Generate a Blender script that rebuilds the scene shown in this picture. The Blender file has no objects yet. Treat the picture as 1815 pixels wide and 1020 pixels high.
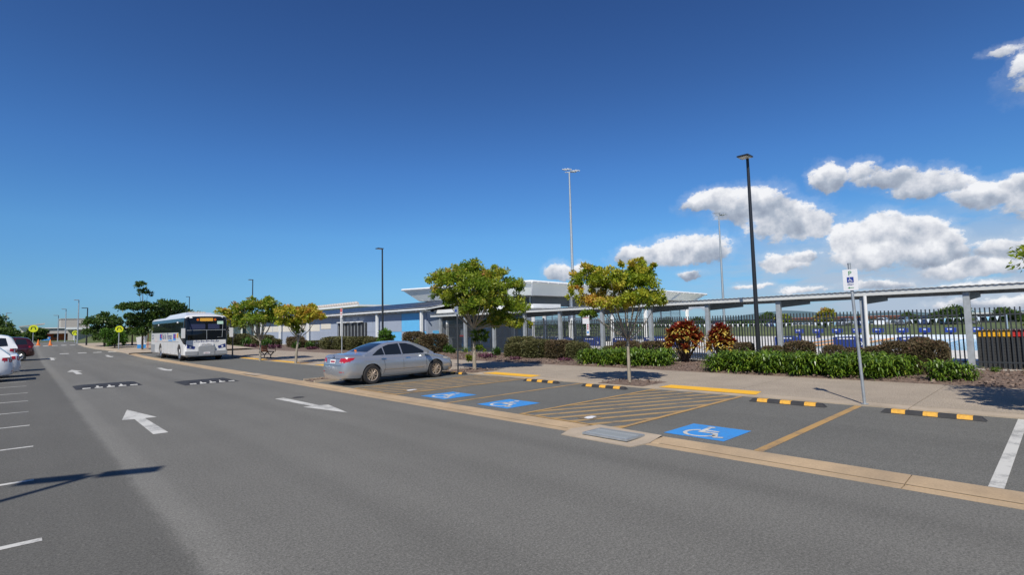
import bpy, bmesh, math, random
import numpy as np
from mathutils import Vector, Matrix
from mathutils.bvhtree import BVHTree
rad = math.radians
sc = bpy.context.scene
C = sc.collection

# ------------------------------------------------------------------ camera
cam_d = bpy.data.cameras.new('camera'); cam = bpy.data.objects.new('camera', cam_d); C.objects.link(cam)
CAM_YAW, CAM_PITCH, CAM_ROLL = 0.75566, 0.07357, -0.02359
_f = Vector((math.sin(CAM_YAW)*math.cos(CAM_PITCH), math.cos(CAM_YAW)*math.cos(CAM_PITCH), math.sin(CAM_PITCH)))
_r = Vector((math.cos(CAM_YAW), -math.sin(CAM_YAW), 0)); _u = _r.cross(_f)
_r2 = _r*math.cos(CAM_ROLL)+_u*math.sin(CAM_ROLL); _u2 = -_r*math.sin(CAM_ROLL)+_u*math.cos(CAM_ROLL)
cam.matrix_world = Matrix(((_r2.x, _u2.x, -_f.x, 0), (_r2.y, _u2.y, -_f.y, 0), (_r2.z, _u2.z, -_f.z, 1.82), (0, 0, 0, 1)))
cam_d.sensor_width = 36; cam_d.lens = 920.7/1815*36; cam_d.clip_start = 0.1; cam_d.clip_end = 20000
sc.camera = cam

# ------------------------------------------------------------------ sun and sky
SUN_EL, SHADOW_AZ = rad(47), rad(57)            # shadows fall towards azimuth 57 deg (from +Y to +X)
SKY = 0.12
EXPOSURE = 0.0
sun_d = bpy.data.lights.new('sun', 'SUN'); sun_d.energy = 5.0; sun_d.angle = rad(0.5); sun_d.color = (1, .945, .85)
sun = bpy.data.objects.new('sun', sun_d); C.objects.link(sun)
ray = Vector((math.sin(SHADOW_AZ)*math.cos(SUN_EL), math.cos(SHADOW_AZ)*math.cos(SUN_EL), -math.sin(SUN_EL)))
sun.rotation_euler = ray.to_track_quat('-Z', 'Y').to_euler(); sun.location = (-20, -20, 40)
sc.view_settings.view_transform = 'Standard'; sc.view_settings.look = 'None'
sc.view_settings.exposure = EXPOSURE; sc.view_settings.gamma = 1; sc.view_settings.use_curve_mapping = False

world = bpy.data.worlds.new("World"); sc.world = world; world.use_nodes = True
def build_world():
    nt = world.node_tree; N = nt.nodes; L = nt.links; N.clear()
    def mth(op, a, b=None, c=None, clamp=False):
        n = N.new('ShaderNodeMath'); n.operation = op; n.use_clamp = clamp
        for i, v in enumerate((a, b, c)):
            if v is None: continue
            if isinstance(v, (int, float)): n.inputs[i].default_value = v
            else: L.new(v, n.inputs[i])
        return n.outputs[0]
    sky = N.new('ShaderNodeTexSky'); sky.sky_type = 'NISHITA'; sky.sun_disc = False
    sky.sun_elevation = SUN_EL; sky.sun_rotation = SHADOW_AZ+math.pi
    sky.altitude = 0; sky.air_density = 1.0; sky.dust_density = 0.25; sky.ozone_density = 3.0
    gam = N.new('ShaderNodeGamma'); gam.inputs[1].default_value = 1.0; L.new(sky.outputs[0], gam.inputs[0])
    hs = N.new('ShaderNodeHueSaturation'); hs.inputs['Saturation'].default_value = 1.18; hs.inputs['Value'].default_value = 1.0
    L.new(gam.outputs[0], hs.inputs['Color'])
    tc = N.new('ShaderNodeTexCoord'); D = tc.outputs['Generated']
    sep = N.new('ShaderNodeSeparateXYZ'); L.new(D, sep.inputs[0])
    def noise(scale, detail, rough, vec=None, lac=2.0):
        n = N.new('ShaderNodeTexNoise'); n.inputs['Scale'].default_value = scale; n.inputs['Detail'].default_value = detail
        n.inputs['Roughness'].default_value = rough; L.new(vec if vec is not None else D, n.inputs['Vector']); return n
    az = mth('ARCTAN2', sep.outputs[0], sep.outputs[1]); el = mth('ARCSINE', sep.outputs[2])
    w1 = noise(16, 5, .6); w2 = noise(70, 4, .65)
    sw = N.new('ShaderNodeSeparateColor'); L.new(w1.outputs['Color'], sw.inputs[0])
    sw2 = N.new('ShaderNodeSeparateColor'); L.new(w2.outputs['Color'], sw2.inputs[0])
    azw = mth('ADD', az, mth('ADD', mth('MULTIPLY', mth('SUBTRACT', sw.outputs[0], .5), .06), mth('MULTIPLY', mth('SUBTRACT', sw2.outputs[0], .5), .016)))
    elw = mth('ADD', el, mth('ADD', mth('MULTIPLY', mth('SUBTRACT', sw.outputs[1], .5), .034), mth('MULTIPLY', mth('SUBTRACT', sw2.outputs[1], .5), .010)))
    # azimuth, elevation, half width, half height (radians) of each cumulus lobe, weight
    clouds = [(1.131,.213,.044,.018,1),(1.194,.196,.054,.031,1),(1.249,.164,.053,.030,1),(1.287,.155,.023,.022,1),(.994,.124,.033,.016,1),(1.052,.124,.055,.025,1),(1.12,.125,.036,.024,1),(1.089,.084,.021,.007,.7),
     (1.241,.095,.032,.016,.9),(1.271,.105,.023,.009,.8),(1.314,.229,.024,.022,1),(1.361,.233,.019,.017,.9),(1.391,.213,.032,.017,1),(1.438,.196,.04,.018,1),(1.477,.194,.022,.014,1),(1.509,.169,.032,.019,1),(1.533,.18,.02,.015,1),(1.57,.15,.05,.022,1),
     (1.333,.126,.023,.025,1),(1.378,.13,.036,.026,1),(1.423,.12,.03,.025,1),(1.376,.099,.047,.025,1),(1.432,.094,.047,.02,1),(1.347,.102,.023,.027,1),(1.459,.108,.019,.012,1),(.841,.099,.024,.018,1),(.897,.105,.017,.011,.9),
     (1.553,.335,.016,.022,.7),(1.532,.356,.020,.009,.6),(1.62,.31,.06,.035,.9),(1.481,.066,.055,.015,.8),(1.524,.091,.034,.017,.8),(1.62,.09,.07,.03,1),(1.373,.051,.043,.009,.7),(1.467,.036,.075,.011,.8),(1.264,.048,.033,.007,.6),(1.187,.059,.027,.006,.6),
     (1.518,.012,.068,.011,.8),(1.111,.025,.057,.008,.6),(1.78,.2,.09,.03,1),(1.9,.1,.1,.03,1),(2.2,.15,.09,.035,1),(2.5,.3,.1,.04,.9),(-1.9,.16,.1,.03,1),(-2.6,.2,.12,.04,1),(3.0,.12,.1,.03,1)]
    cur = rel = None      # smooth union of the lobes (log-sum-exp) and the blended height within them
    KX = 4.5
    for a, e, ra, re, wgt in clouds:
        dx = mth('MULTIPLY', mth('SUBTRACT', azw, a), 1/ra); dy = mth('MULTIPLY', mth('SUBTRACT', elw, e), 1/re)
        dyb = mth('MULTIPLY', dy, mth('ADD', 1.0, mth('MULTIPLY', mth('LESS_THAN', dy, 0), .25)))
        d = mth('SUBTRACT', wgt, mth('MULTIPLY', mth('ADD', mth('MULTIPLY', dx, dx), mth('MULTIPLY', dyb, dyb)), .8))
        ex = mth('EXPONENT', mth('MULTIPLY', mth('MAXIMUM', d, -8), KX)); dc = mth('MAXIMUM', mth('MINIMUM', dy, 1.3), -1.3)
        cur = ex if cur is None else mth('ADD', cur, ex); rel = mth('MULTIPLY', ex, dc) if rel is None else mth('MULTIPLY_ADD', ex, dc, rel)
    rel = mth('DIVIDE', rel, mth('ADD', cur, 1e-9)); cur = mth('MULTIPLY', mth('LOGARITHM', mth('ADD', cur, 1e-12), math.e), 1/KX)
    mpn = N.new('ShaderNodeMapping'); mpn.inputs['Scale'].default_value = (1, 1, 1.7); L.new(D, mpn.inputs[0])
    fine = noise(34, 9, .68, mpn.outputs[0]); wisp = noise(11, 9, .70, mpn.outputs[0])
    dens = mth('ADD', cur, mth('ADD', mth('MULTIPLY', mth('SUBTRACT', fine.outputs['Fac'], .5), 2.4), mth('MULTIPLY', mth('SUBTRACT', wisp.outputs['Fac'], .5), 2.2)))
    def srange(v, a, b, top=1.0):
        n = N.new('ShaderNodeMapRange'); n.interpolation_type = 'SMOOTHSTEP'; L.new(v, n.inputs[0]); n.inputs[1].default_value = a; n.inputs[2].default_value = b; n.inputs[4].default_value = top; return n.outputs[0]
    alpha_v = mth('MAXIMUM', srange(dens, -.42, .30, .985), srange(dens, -1.6, .0, .15))
    # thin banks near the horizon on the seaward side
    mp = N.new('ShaderNodeMapping'); mp.inputs['Scale'].default_value = (1, 1, 4.0); L.new(D, mp.inputs[0])
    bank = noise(9, 7, .6, mp.outputs[0])
    azm = N.new('ShaderNodeMapRange'); azm.interpolation_type = 'SMOOTHSTEP'; L.new(mth('ABSOLUTE', mth('SUBTRACT', az, 1.75)), azm.inputs[0])
    azm.inputs[1].default_value = .80; azm.inputs[2].default_value = .36
    elm = N.new('ShaderNodeMapRange'); elm.interpolation_type = 'SMOOTHSTEP'; L.new(el, elm.inputs[0])
    elm.inputs[1].default_value = .20; elm.inputs[2].default_value = .06
    bnk = N.new('ShaderNodeMapRange'); bnk.interpolation_type = 'SMOOTHSTEP'; L.new(bank.outputs['Fac'], bnk.inputs[0])
    bnk.inputs[1].default_value = .28; bnk.inputs[2].default_value = .55
    ba = mth('MULTIPLY', mth('MULTIPLY', azm.outputs[0], elm.outputs[0]), mth('MULTIPLY', bnk.outputs[0], .95))
    # brightness of the cumulus: lit tops, grey bases, billow relief from two offset noise samples
    off = N.new('ShaderNodeVectorMath'); off.operation = 'ADD'; L.new(D, off.inputs[0]); off.inputs[1].default_value = (-.010, -.006, .017)
    f2 = noise(15, 5, .56); f3 = noise(15, 5, .56, off.outputs[0])
    relief = mth('MULTIPLY', mth('SUBTRACT', f2.outputs['Fac'], f3.outputs['Fac']), 2.3)
    shade = mth('ADD', mth('ADD', mth('ADD', .62, mth('MULTIPLY', rel, .48)), relief), mth('MULTIPLY', mth('SUBTRACT', fine.outputs['Fac'], .5), .35))
    shade = mth('ADD', shade, mth('MULTIPLY', cur, -.10), None, True)
    ramp = N.new('ShaderNodeValToRGB'); L.new(shade, ramp.inputs[0])
    cr = ramp.color_ramp; cr.elements[0].position = 0; cr.elements[0].color = (.30, .35, .45, 1); cr.elements[1].position = 1; cr.elements[1].color = (.96, .97, 1.0, 1)
    e = cr.elements.new(.35); e.color = (.44, .50, .60, 1); e = cr.elements.new(.65); e.color = (.68, .71, .78, 1)
    # clear tropical air: less red light towards the zenith and the horizon than the default atmosphere gives
    er = N.new('ShaderNodeMapRange'); L.new(el, er.inputs[0]); er.inputs[1].default_value = 0; er.inputs[2].default_value = .6
    tr = N.new('ShaderNodeValToRGB'); L.new(er.outputs[0], tr.inputs[0]); c = tr.color_ramp
    c.elements[0].position = 0; c.elements[0].color = (.27, .50, .86, 1); c.elements[1].position = 1; c.elements[1].color = (.44, .52, .72, 1)
    for p, q in ((.078, (.293, .54, .89)), (.145, (.364, .61, .86)), (.28, (.470, .73, .94)), (.48, (.48, .69, .94)), (.715, (.464, .59, .81)), (.90, (.45, .54, .75))): x = c.elements.new(p); x.color = (*q, 1)
    tm = N.new('ShaderNodeMix'); tm.data_type = 'RGBA'; tm.blend_type = 'MULTIPLY'; tm.inputs[0].default_value = 1; L.new(hs.outputs[0], tm.inputs[6]); L.new(tr.outputs[0], tm.inputs[7])
    # sky radiance x strength
    sb = N.new('ShaderNodeBackground'); L.new(tm.outputs[2], sb.inputs[0]); sb.inputs[1].default_value = SKY
    bb = N.new('ShaderNodeBackground'); bb.inputs[0].default_value = (.44, .53, .66, 1); bb.inputs[1].default_value = 1
    cb = N.new('ShaderNodeBackground'); L.new(ramp.outputs[0], cb.inputs[0]); cb.inputs[1].default_value = .95
    m1 = N.new('ShaderNodeMixShader'); L.new(ba, m1.inputs[0]); L.new(sb.outputs[0], m1.inputs[1]); L.new(bb.outputs[0], m1.inputs[2])
    m2 = N.new('ShaderNodeMixShader'); L.new(alpha_v, m2.inputs[0]); L.new(m1.outputs[0], m2.inputs[1]); L.new(cb.outputs[0], m2.inputs[2])
    out = N.new('ShaderNodeOutputWorld'); L.new(m2.outputs[0], out.inputs[0])
build_world()
world.cycles.sampling_method = 'MANUAL'; world.cycles.sample_map_resolution = 512

# ------------------------------------------------------------------ materials
def new_mat(name):
    m = bpy.data.materials.new(name); m.use_nodes = True; return m, m.node_tree.nodes, m.node_tree.links, m.node_tree.nodes['Principled BSDF']
def PM(name, col, rough=.6, metal=0.0, var=.12, vs=6.0, bump=0.0, bs=60.0, coat=0.0, spec=.5, stretch=None, world_co=False, var2=0.0, vs2=120.0, col2=None, c2amt=.5):
    m, N, L, B = new_mat(name)
    B.inputs['Roughness'].default_value = rough; B.inputs['Metallic'].default_value = metal
    B.inputs['Specular IOR Level'].default_value = spec; B.inputs['Coat Weight'].default_value = coat; B.inputs['Coat Roughness'].default_value = .04
    if world_co: g = N.new('ShaderNodeNewGeometry'); co = g.outputs['Position']
    else: t = N.new('ShaderNodeTexCoord'); co = t.outputs['Object']
    if stretch:
        mp = N.new('ShaderNodeMapping'); mp.inputs['Scale'].default_value = stretch; L.new(co, mp.inputs[0]); co = mp.outputs[0]
    def nz(s, d=4):
        n = N.new('ShaderNodeTexNoise'); n.inputs['Scale'].default_value = s; n.inputs['Detail'].default_value = d; n.inputs['Roughness'].default_value = .6; L.new(co, n.inputs[0]); return n.outputs['Fac']
    base = col
    last = None
    if col2 is not None:
        mr = N.new('ShaderNodeMapRange'); L.new(nz(vs*.7, 5), mr.inputs[0]); mr.inputs[1].default_value = .42; mr.inputs[2].default_value = .68; mr.inputs[4].default_value = c2amt
        mx = N.new('ShaderNodeMix'); mx.data_type = 'RGBA'; L.new(mr.outputs[0], mx.inputs[0]); mx.inputs[6].default_value = (*col, 1); mx.inputs[7].default_value = (*col2, 1); last = mx.outputs[2]
    def mulvar(last, s, v, d):
        mr = N.new('ShaderNodeMapRange'); L.new(nz(s, d), mr.inputs[0]); mr.inputs[1].default_value = .3; mr.inputs[2].default_value = .7
        mr.inputs[3].default_value = 1-v; mr.inputs[4].default_value = 1+v
        mx = N.new('ShaderNodeVectorMath'); mx.operation = 'SCALE'
        if last is None: mx.inputs[0].default_value = col
        else: L.new(last, mx.inputs[0])
        L.new(mr.outputs[0], mx.inputs['Scale']); return mx.outputs[0]
    if var: last = mulvar(last, vs, var, 4)
    if var2: last = mulvar(last, vs2, var2, 2)
    if last is not None: L.new(last, B.inputs['Base Color'])
    else: B.inputs['Base Color'].default_value = (*col, 1)
    if bump:
        bp = N.new('ShaderNodeBump'); bp.inputs['Strength'].default_value = bump; bp.inputs['Distance'].default_value = .01
        L.new(nz(bs, 3), bp.inputs['Height']); L.new(bp.outputs[0], B.inputs['Normal'])
    return m
def leaf_mat(name, stops, trans=.3, rough=.45):
    m, N, L, B = new_mat(name)
    a = N.new('ShaderNodeAttribute'); a.attribute_name = 'tint'
    r = N.new('ShaderNodeValToRGB'); L.new(a.outputs['Fac'], r.inputs[0]); cr = r.color_ramp
    cr.elements[0].position = stops[0][0]; cr.elements[0].color = (*stops[0][1], 1)
    cr.elements[1].position = stops[-1][0]; cr.elements[1].color = (*stops[-1][1], 1)
    for p, c in stops[1:-1]: e = cr.elements.new(p); e.color = (*c, 1)
    L.new(r.outputs[0], B.inputs['Base Color']); B.inputs['Roughness'].default_value = rough
    t = N.new('ShaderNodeBsdfTranslucent'); L.new(r.outputs[0], t.inputs[0])
    mx = N.new('ShaderNodeMixShader'); mx.inputs[0].default_value = trans
    L.new(B.outputs[0], mx.inputs[1]); L.new(t.outputs[0], mx.inputs[2]); L.new(mx.outputs[0], N['Material Output'].inputs[0])
    return m
def asphalt_mat(name, base, seam):
    m, N, L, B = new_mat(name); g = N.new('ShaderNodeNewGeometry'); P = g.outputs['Position']
    def nz(s, d=3, vec=None, r=.6):
        n = N.new('ShaderNodeTexNoise'); n.inputs['Scale'].default_value = s; n.inputs['Detail'].default_value = d; n.inputs['Roughness'].default_value = r; L.new(vec or P, n.inputs[0]); return n.outputs['Fac']
    def mr(v, a, b, c, d, smooth=False):
        n = N.new('ShaderNodeMapRange'); L.new(v, n.inputs[0]); n.interpolation_type = 'SMOOTHSTEP' if smooth else 'LINEAR'
        for i, x in enumerate((a, b, c, d)): n.inputs[i+1].default_value = x
        return n.outputs[0]
    def mul(a, b):
        n = N.new('ShaderNodeMath'); n.operation = 'MULTIPLY'
        for i, x in enumerate((a, b)):
            if isinstance(x, float): n.inputs[i].default_value = x
            else: L.new(x, n.inputs[i])
        return n.outputs[0]
    mp = N.new('ShaderNodeMapping'); mp.inputs['Scale'].default_value = (1.1, .06, 1); L.new(P, mp.inputs[0])
    f = mul(mr(nz(105, 3, None, .8), .3, .7, .62, 1.38), mr(nz(48, 2, None, .7), .3, .7, .74, 1.26))
    f = mul(f, mr(nz(24, 3, None, .85), .3, .7, .82, 1.18)); f = mul(f, mr(nz(7, 3, None, .7), .3, .7, .96, 1.04))
    f = mul(f, mr(nz(1.0, 4, mp.outputs[0]), .3, .7, .93, 1.08))
    f = mul(f, mr(nz(.45, 4), .3, .7, .95, 1.05))
    # small stone flecks and dark spots
    v = N.new('ShaderNodeTexVoronoi'); v.inputs['Scale'].default_value = 17; L.new(P, v.inputs[0])
    fleck = mr(v.outputs['Distance'], .05, .08, 1.0, 0.0)
    wn = N.new('ShaderNodeSeparateColor'); L.new(v.outputs['Color'], wn.inputs[0])
    fleck = mul(fleck, mr(wn.outputs[0], .955, .96, 0.0, 1.0))
    v3 = N.new('ShaderNodeTexVoronoi'); v3.inputs['Scale'].default_value = .8; L.new(P, v3.inputs[0])
    n3 = N.new('ShaderNodeMath'); n3.operation = 'ADD'; L.new(v3.outputs['Distance'], n3.inputs[0]); L.new(mul(nz(14, 3), .12), n3.inputs[1])
    f = mul(f, mr(n3.outputs[0], .055, .11, .80, 1.0, True))
    if seam:
        sp = N.new('ShaderNodeSeparateXYZ'); L.new(P, sp.inputs[0])
        w = N.new('ShaderNodeMath'); w.operation = 'ADD'; L.new(sp.outputs[0], w.inputs[0]); L.new(mul(nz(1.3, 8, None, .75), .24), w.inputs[1])
        f = mul(f, mr(w.outputs[0], 1.08, 1.22, .76, 1.0, True))
        band = mul(mr(w.outputs[0], 1.14, 1.24, 0.0, 1.0, True), mr(w.outputs[0], 1.36, 1.60, 1.0, 0.0, True))
        ad = N.new('ShaderNodeMath'); ad.operation = 'MULTIPLY_ADD'; L.new(band, ad.inputs[0]); ad.inputs[1].default_value = .17; ad.inputs[2].default_value = 1
        f = mul(f, ad.outputs[0])
        for wx in (2.75, 4.55, 6.0):
            t1 = N.new('ShaderNodeMath'); t1.operation = 'SUBTRACT'; L.new(w.outputs[0], t1.inputs[0]); t1.inputs[1].default_value = wx
            t2 = N.new('ShaderNodeMath'); t2.operation = 'ABSOLUTE'; L.new(t1.outputs[0], t2.inputs[0])
            f = mul(f, mr(t2.outputs[0], .05, .42, .93, 1.0, True))
    vm = N.new('ShaderNodeVectorMath'); vm.operation = 'SCALE'; vm.inputs[0].default_value = base; L.new(f, vm.inputs['Scale'])
    mx = N.new('ShaderNodeMix'); mx.data_type = 'RGBA'; L.new(fleck, mx.inputs[0]); L.new(vm.outputs[0], mx.inputs[6]); mx.inputs[7].default_value = (.50, .48, .44, 1)
    L.new(mx.outputs[2], B.inputs['Base Color']); B.inputs['Roughness'].default_value = .88; B.inputs['Specular IOR Level'].default_value = .3
    bp = N.new('ShaderNodeBump'); bp.inputs['Strength'].default_value = .5; bp.inputs['Distance'].default_value = .006; L.new(nz(160, 3), bp.inputs['Height']); L.new(bp.outputs[0], B.inputs['Normal'])
    return m
def paint_mat(name, col, wear=.35, under=(.12, .12, .12), scale=22):
    m, N, L, B = new_mat(name); g = N.new('ShaderNodeNewGeometry'); P = g.outputs['Position']
    n = N.new('ShaderNodeTexNoise'); n.inputs['Scale'].default_value = scale; n.inputs['Detail'].default_value = 8; n.inputs['Roughness'].default_value = .78; L.new(P, n.inputs[0])
    n2 = N.new('ShaderNodeTexNoise'); n2.inputs['Scale'].default_value = 2.2; n2.inputs['Detail'].default_value = 3; L.new(P, n2.inputs[0])
    ad = N.new('ShaderNodeMath'); ad.operation = 'ADD'; L.new(n.outputs['Fac'], ad.inputs[0]); L.new(n2.outputs['Fac'], ad.inputs[1])
    mr = N.new('ShaderNodeMapRange'); L.new(ad.outputs[0], mr.inputs[0]); mr.inputs[1].default_value = 1.0; mr.inputs[2].default_value = 1.20; mr.inputs[3].default_value = 0; mr.inputs[4].default_value = wear
    mx = N.new('ShaderNodeMix'); mx.data_type = 'RGBA'; L.new(mr.outputs[0], mx.inputs[0]); mx.inputs[6].default_value = (*col, 1); mx.inputs[7].default_value = (*under, 1)
    L.new(mx.outputs[2], B.inputs['Base Color']); B.inputs['Roughness'].default_value = .7
    bp = N.new('ShaderNodeBump'); bp.inputs['Strength'].default_value = .35; bp.inputs['Distance'].default_value = .005
    n4 = N.new('ShaderNodeTexNoise'); n4.inputs['Scale'].default_value = 150; L.new(P, n4.inputs[0]); L.new(n4.outputs['Fac'], bp.inputs['Height']); L.new(bp.outputs[0], B.inputs['Normal'])
    return m
MT = {}
MT['asphalt'] = asphalt_mat('asphalt', (.148, .144, .130), True)
MT['bay'] = asphalt_mat('bay_asphalt', (.128, .126, .114), False)
MT['kerb'] = PM('kerb_concrete', (.42, .305, .185), .85, var=.13, vs=1.6, bump=.3, bs=70, world_co=True, var2=.1, vs2=45, col2=(.27, .21, .145), c2amt=.5)
MT['kerbdark'] = PM('kerb_stain', (.20, .155, .10), .9, var=.25, vs=4, world_co=True)
MT['kerbline'] = PM('channel_line', (.26, .20, .13), .9, var=.3, vs=3, world_co=True)
MT['aggregate'] = PM('exposed_aggregate', (.33, .275, .212), .9, var=.10, vs=.9, bump=.6, bs=130, world_co=True, var2=.42, vs2=42)
MT['pathedge'] = PM('smooth_concrete', (.385, .315, .235), .85, var=.15, vs=1.4, bump=.2, bs=60, world_co=True, var2=.06, vs2=40)
MT['joint'] = PM('joint_dirt', (.09, .08, .07), .95, var=.2)
MT['deck'] = PM('pool_deck_concrete', (.62, .60, .56), .8, var=.1, vs=.6, world_co=True)
MT['plinth'] = PM('plinth_concrete', (.42, .39, .34), .85, var=.15, vs=1.5, world_co=True)
MT['mulch'] = PM('mulch', (.15, .105, .08), .95, var=.35, vs=9, bump=1.0, bs=35, world_co=True, var2=.45, vs2=42)
MT['chip'] = leaf_mat('mulch_chips', [(0, (.07, .045, .035)), (.5, (.21, .14, .105)), (.85, (.32, .25, .2)), (1, (.5, .42, .34))], 0, .9)
MT['grass'] = PM('grass', (.075, .105, .028), .95, var=.30, vs=.12, bump=.6, bs=8, world_co=True, var2=.22, vs2=2.2, col2=(.13, .13, .045), c2amt=.55)
MT['white_paint'] = paint_mat('white_road_paint', (.55, .54, .50), .6)
MT['ochre_paint'] = paint_mat('ochre_road_paint', (.42, .255, .09), .6, (.15, .13, .11))
MT['hatch_paint'] = paint_mat('faded_hatch_paint', (.37, .245, .11), .7, (.13, .12, .10), 6)
MT['blue_paint'] = paint_mat('blue_road_paint', (.04, .25, .62), .4, (.10, .14, .2))
MT['yellow_edge'] = paint_mat('yellow_kerb_paint', (.82, .44, .02), .3, (.5, .33, .1))
MT['rubber'] = PM('black_rubber', (.028, .028, .03), .75, var=.25, vs=7, bump=.3, bs=60)
MT['rubber_y'] = PM('yellow_reflective', (.70, .36, .035), .6, var=.22, vs=26, col2=(.40, .22, .05))
MT['galv'] = PM('galvanised_steel', (.42, .45, .47), .5, .6, var=.14, vs=9)
MT['galv2'] = PM('galvanised_column', (.38, .41, .43), .6, .35, var=.16, vs=5)
MT['fence'] = PM('fence_paint', (.035, .040, .045), .5, 0.0, var=.1)
MT['blacksteel'] = PM('black_painted_steel', (.018, .019, .022), .35, 0, var=.1)
MT['white'] = PM('white_painted_steel', (.74, .75, .74), .45, 0, var=.05, vs=2)
MT['colorbond'] = PM('pale_roof_sheet', (.62, .63, .61), .45, .1, var=.06, vs=1)
MT['fascia'] = PM('pale_fascia_sheet', (.80, .82, .77), .55, 0, var=.05, vs=.5)
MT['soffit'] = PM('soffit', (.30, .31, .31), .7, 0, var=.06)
MT['beam'] = PM('dark_beam', (.10, .115, .125), .55, .2, var=.1)
MT['wallgrey'] = PM('blue_grey_panel', (.32, .365, .45), .6, 0, var=.04, vs=2)
MT['wallblue'] = PM('sky_blue_panel', (.13, .46, .78), .55, 0, var=.04, vs=2)
MT['cream'] = PM('cream_shutter', (.66, .62, .54), .6, 0, var=.05)
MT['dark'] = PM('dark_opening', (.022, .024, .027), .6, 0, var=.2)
MT['glass'] = PM('dark_glass', (.012, .015, .018), .04, 0, var=0, spec=.7)
MT['busglass'] = PM('bus_glass', (.008, .010, .014), .05, 0, var=0, spec=.35)
MT['solar'] = PM('solar_cell', (.022, .030, .058), .38, 0, var=.1, vs=3, spec=.5)
MT['alu'] = PM('aluminium', (.62, .63, .64), .4, .8, var=.05)
MT['bark'] = PM('bark', (.30, .26, .20), .9, 0, var=.25, vs=10, bump=.6, bs=35, stretch=(1, 1, .3))
MT['darkbark'] = PM('dark_bark', (.12, .09, .07), .9, 0, var=.25, vs=10, bump=.6, bs=35)
MT['silver'] = PM('silver_car_paint', (.43, .45, .48), .27, .62, var=.02, vs=3, coat=1.0)
MT['whitepaint'] = PM('white_car_paint', (.72, .73, .74), .3, 0, var=.02, coat=1.0)
MT['buswhite'] = PM('white_bus_paint', (.68, .68, .67), .35, 0, var=.04, vs=1, coat=.5)
MT['redpaint'] = PM('dark_red_car_paint', (.055, .004, .006), .3, .3, var=.03, coat=1.0)
MT['bluepaint'] = PM('dark_blue_car_paint', (.03, .05, .12), .3, .2, var=.03, coat=1.0)
MT['greypaint'] = PM('grey_car_paint', (.12, .13, .14), .3, .4, var=.03, coat=1.0)
MT['tyre'] = PM('tyre_rubber', (.022, .021, .021), .85, 0, var=.15)
MT['rim'] = PM('bronze_alloy', (.62, .50, .38), .38, .6, var=.05)
MT['rims'] = PM('silver_alloy', (.55, .56, .57), .3, .9, var=.05)
MT['black'] = PM('black_plastic', (.015, .015, .016), .5, 0, var=.1)
MT['taillight'] = PM('red_lens', (.42, .004, .006), .12, 0, var=.1, vs=30, coat=1)
MT['headlight'] = PM('clear_lens', (.55, .52, .45), .15, .2, var=.1, vs=30, coat=1)
MT['amber'] = PM('amber_lens', (.75, .16, .02), .2, 0, var=.1, coat=1)
MT['chrome'] = PM('chrome', (.75, .75, .76), .12, 1.0, var=0)
MT['plate'] = PM('number_plate', (.72, .70, .70), .5, 0, var=.05)
MT['maroon'] = PM('maroon_print', (.30, .03, .05), .5, 0, var=.05)
MT['bumper'] = PM('grey_bumper', (.30, .31, .32), .5, .1, var=.08)
MT['navy'] = PM('navy_plastic', (.012, .03, .17), .5, 0, var=.1)
MT['royal'] = PM('royal_blue', (.014, .04, .26), .5, 0, var=.1)
MT['printblue'] = PM('light_blue_print', (.05, .30, .70), .5, 0, var=.05)
MT['paleblue'] = PM('pale_blue_cloth', (.35, .60, .72), .6, 0, var=.05)
MT['grate'] = PM('worn_grate', (.34, .37, .38), .7, .1, var=.35, vs=14, col2=(.20, .19, .17))
MT['yellow'] = PM('yellow_plastic', (.80, .42, .02), .5, 0, var=.08)
MT['red'] = PM('red_plastic', (.52, .03, .025), .5, 0, var=.08)
MT['signyellow'] = PM('sign_yellow', (.72, .78, .02), .5, 0, var=.03)
MT['orange'] = PM('orange_plastic', (.75, .20, .03), .5, 0, var=.08)
MT['laneorange'] = PM('lane_rope_orange', (.75, .36, .14), .6, 0, var=.15, vs=12)
MT['signwhite'] = PM('sign_white', (.74, .74, .75), .45, 0, var=.02)
MT['signgreen'] = PM('sign_green', (.03, .25, .07), .5, 0, var=.02)
MT['wood'] = PM('stained_timber', (.16, .05, .03), .55, 0, var=.2, vs=8)
MT['greypl'] = PM('dark_grey_plastic', (.045, .045, .045), .6, 0, var=.15)
MT['orangewall'] = PM('orange_brick', (.42, .10, .03), .85, 0, var=.12, vs=1)
MT['beige'] = PM('beige_cladding', (.46, .42, .38), .7, 0, var=.04, vs=.3)
MT['hill'] = PM('haze_tinted_hill', (.10, .16, .20), 1, 0, var=.1, vs=.001, world_co=True)  # bluish colour stands in for distance haze over the ridge
MT['led'] = PM('lamp_diffuser', (.55, .55, .5), .4, 0, var=.05)
MT['lightgreen'] = PM('pale_green_paper', (.45, .65, .52), .6, 0, var=.02)
MT['logoblue'] = PM('logo_blue', (.02, .05, .38), .5, 0, var=.05)
MT['curtain'] = PM('blue_blind', (.014, .022, .07), .7, 0, var=.1)
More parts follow.
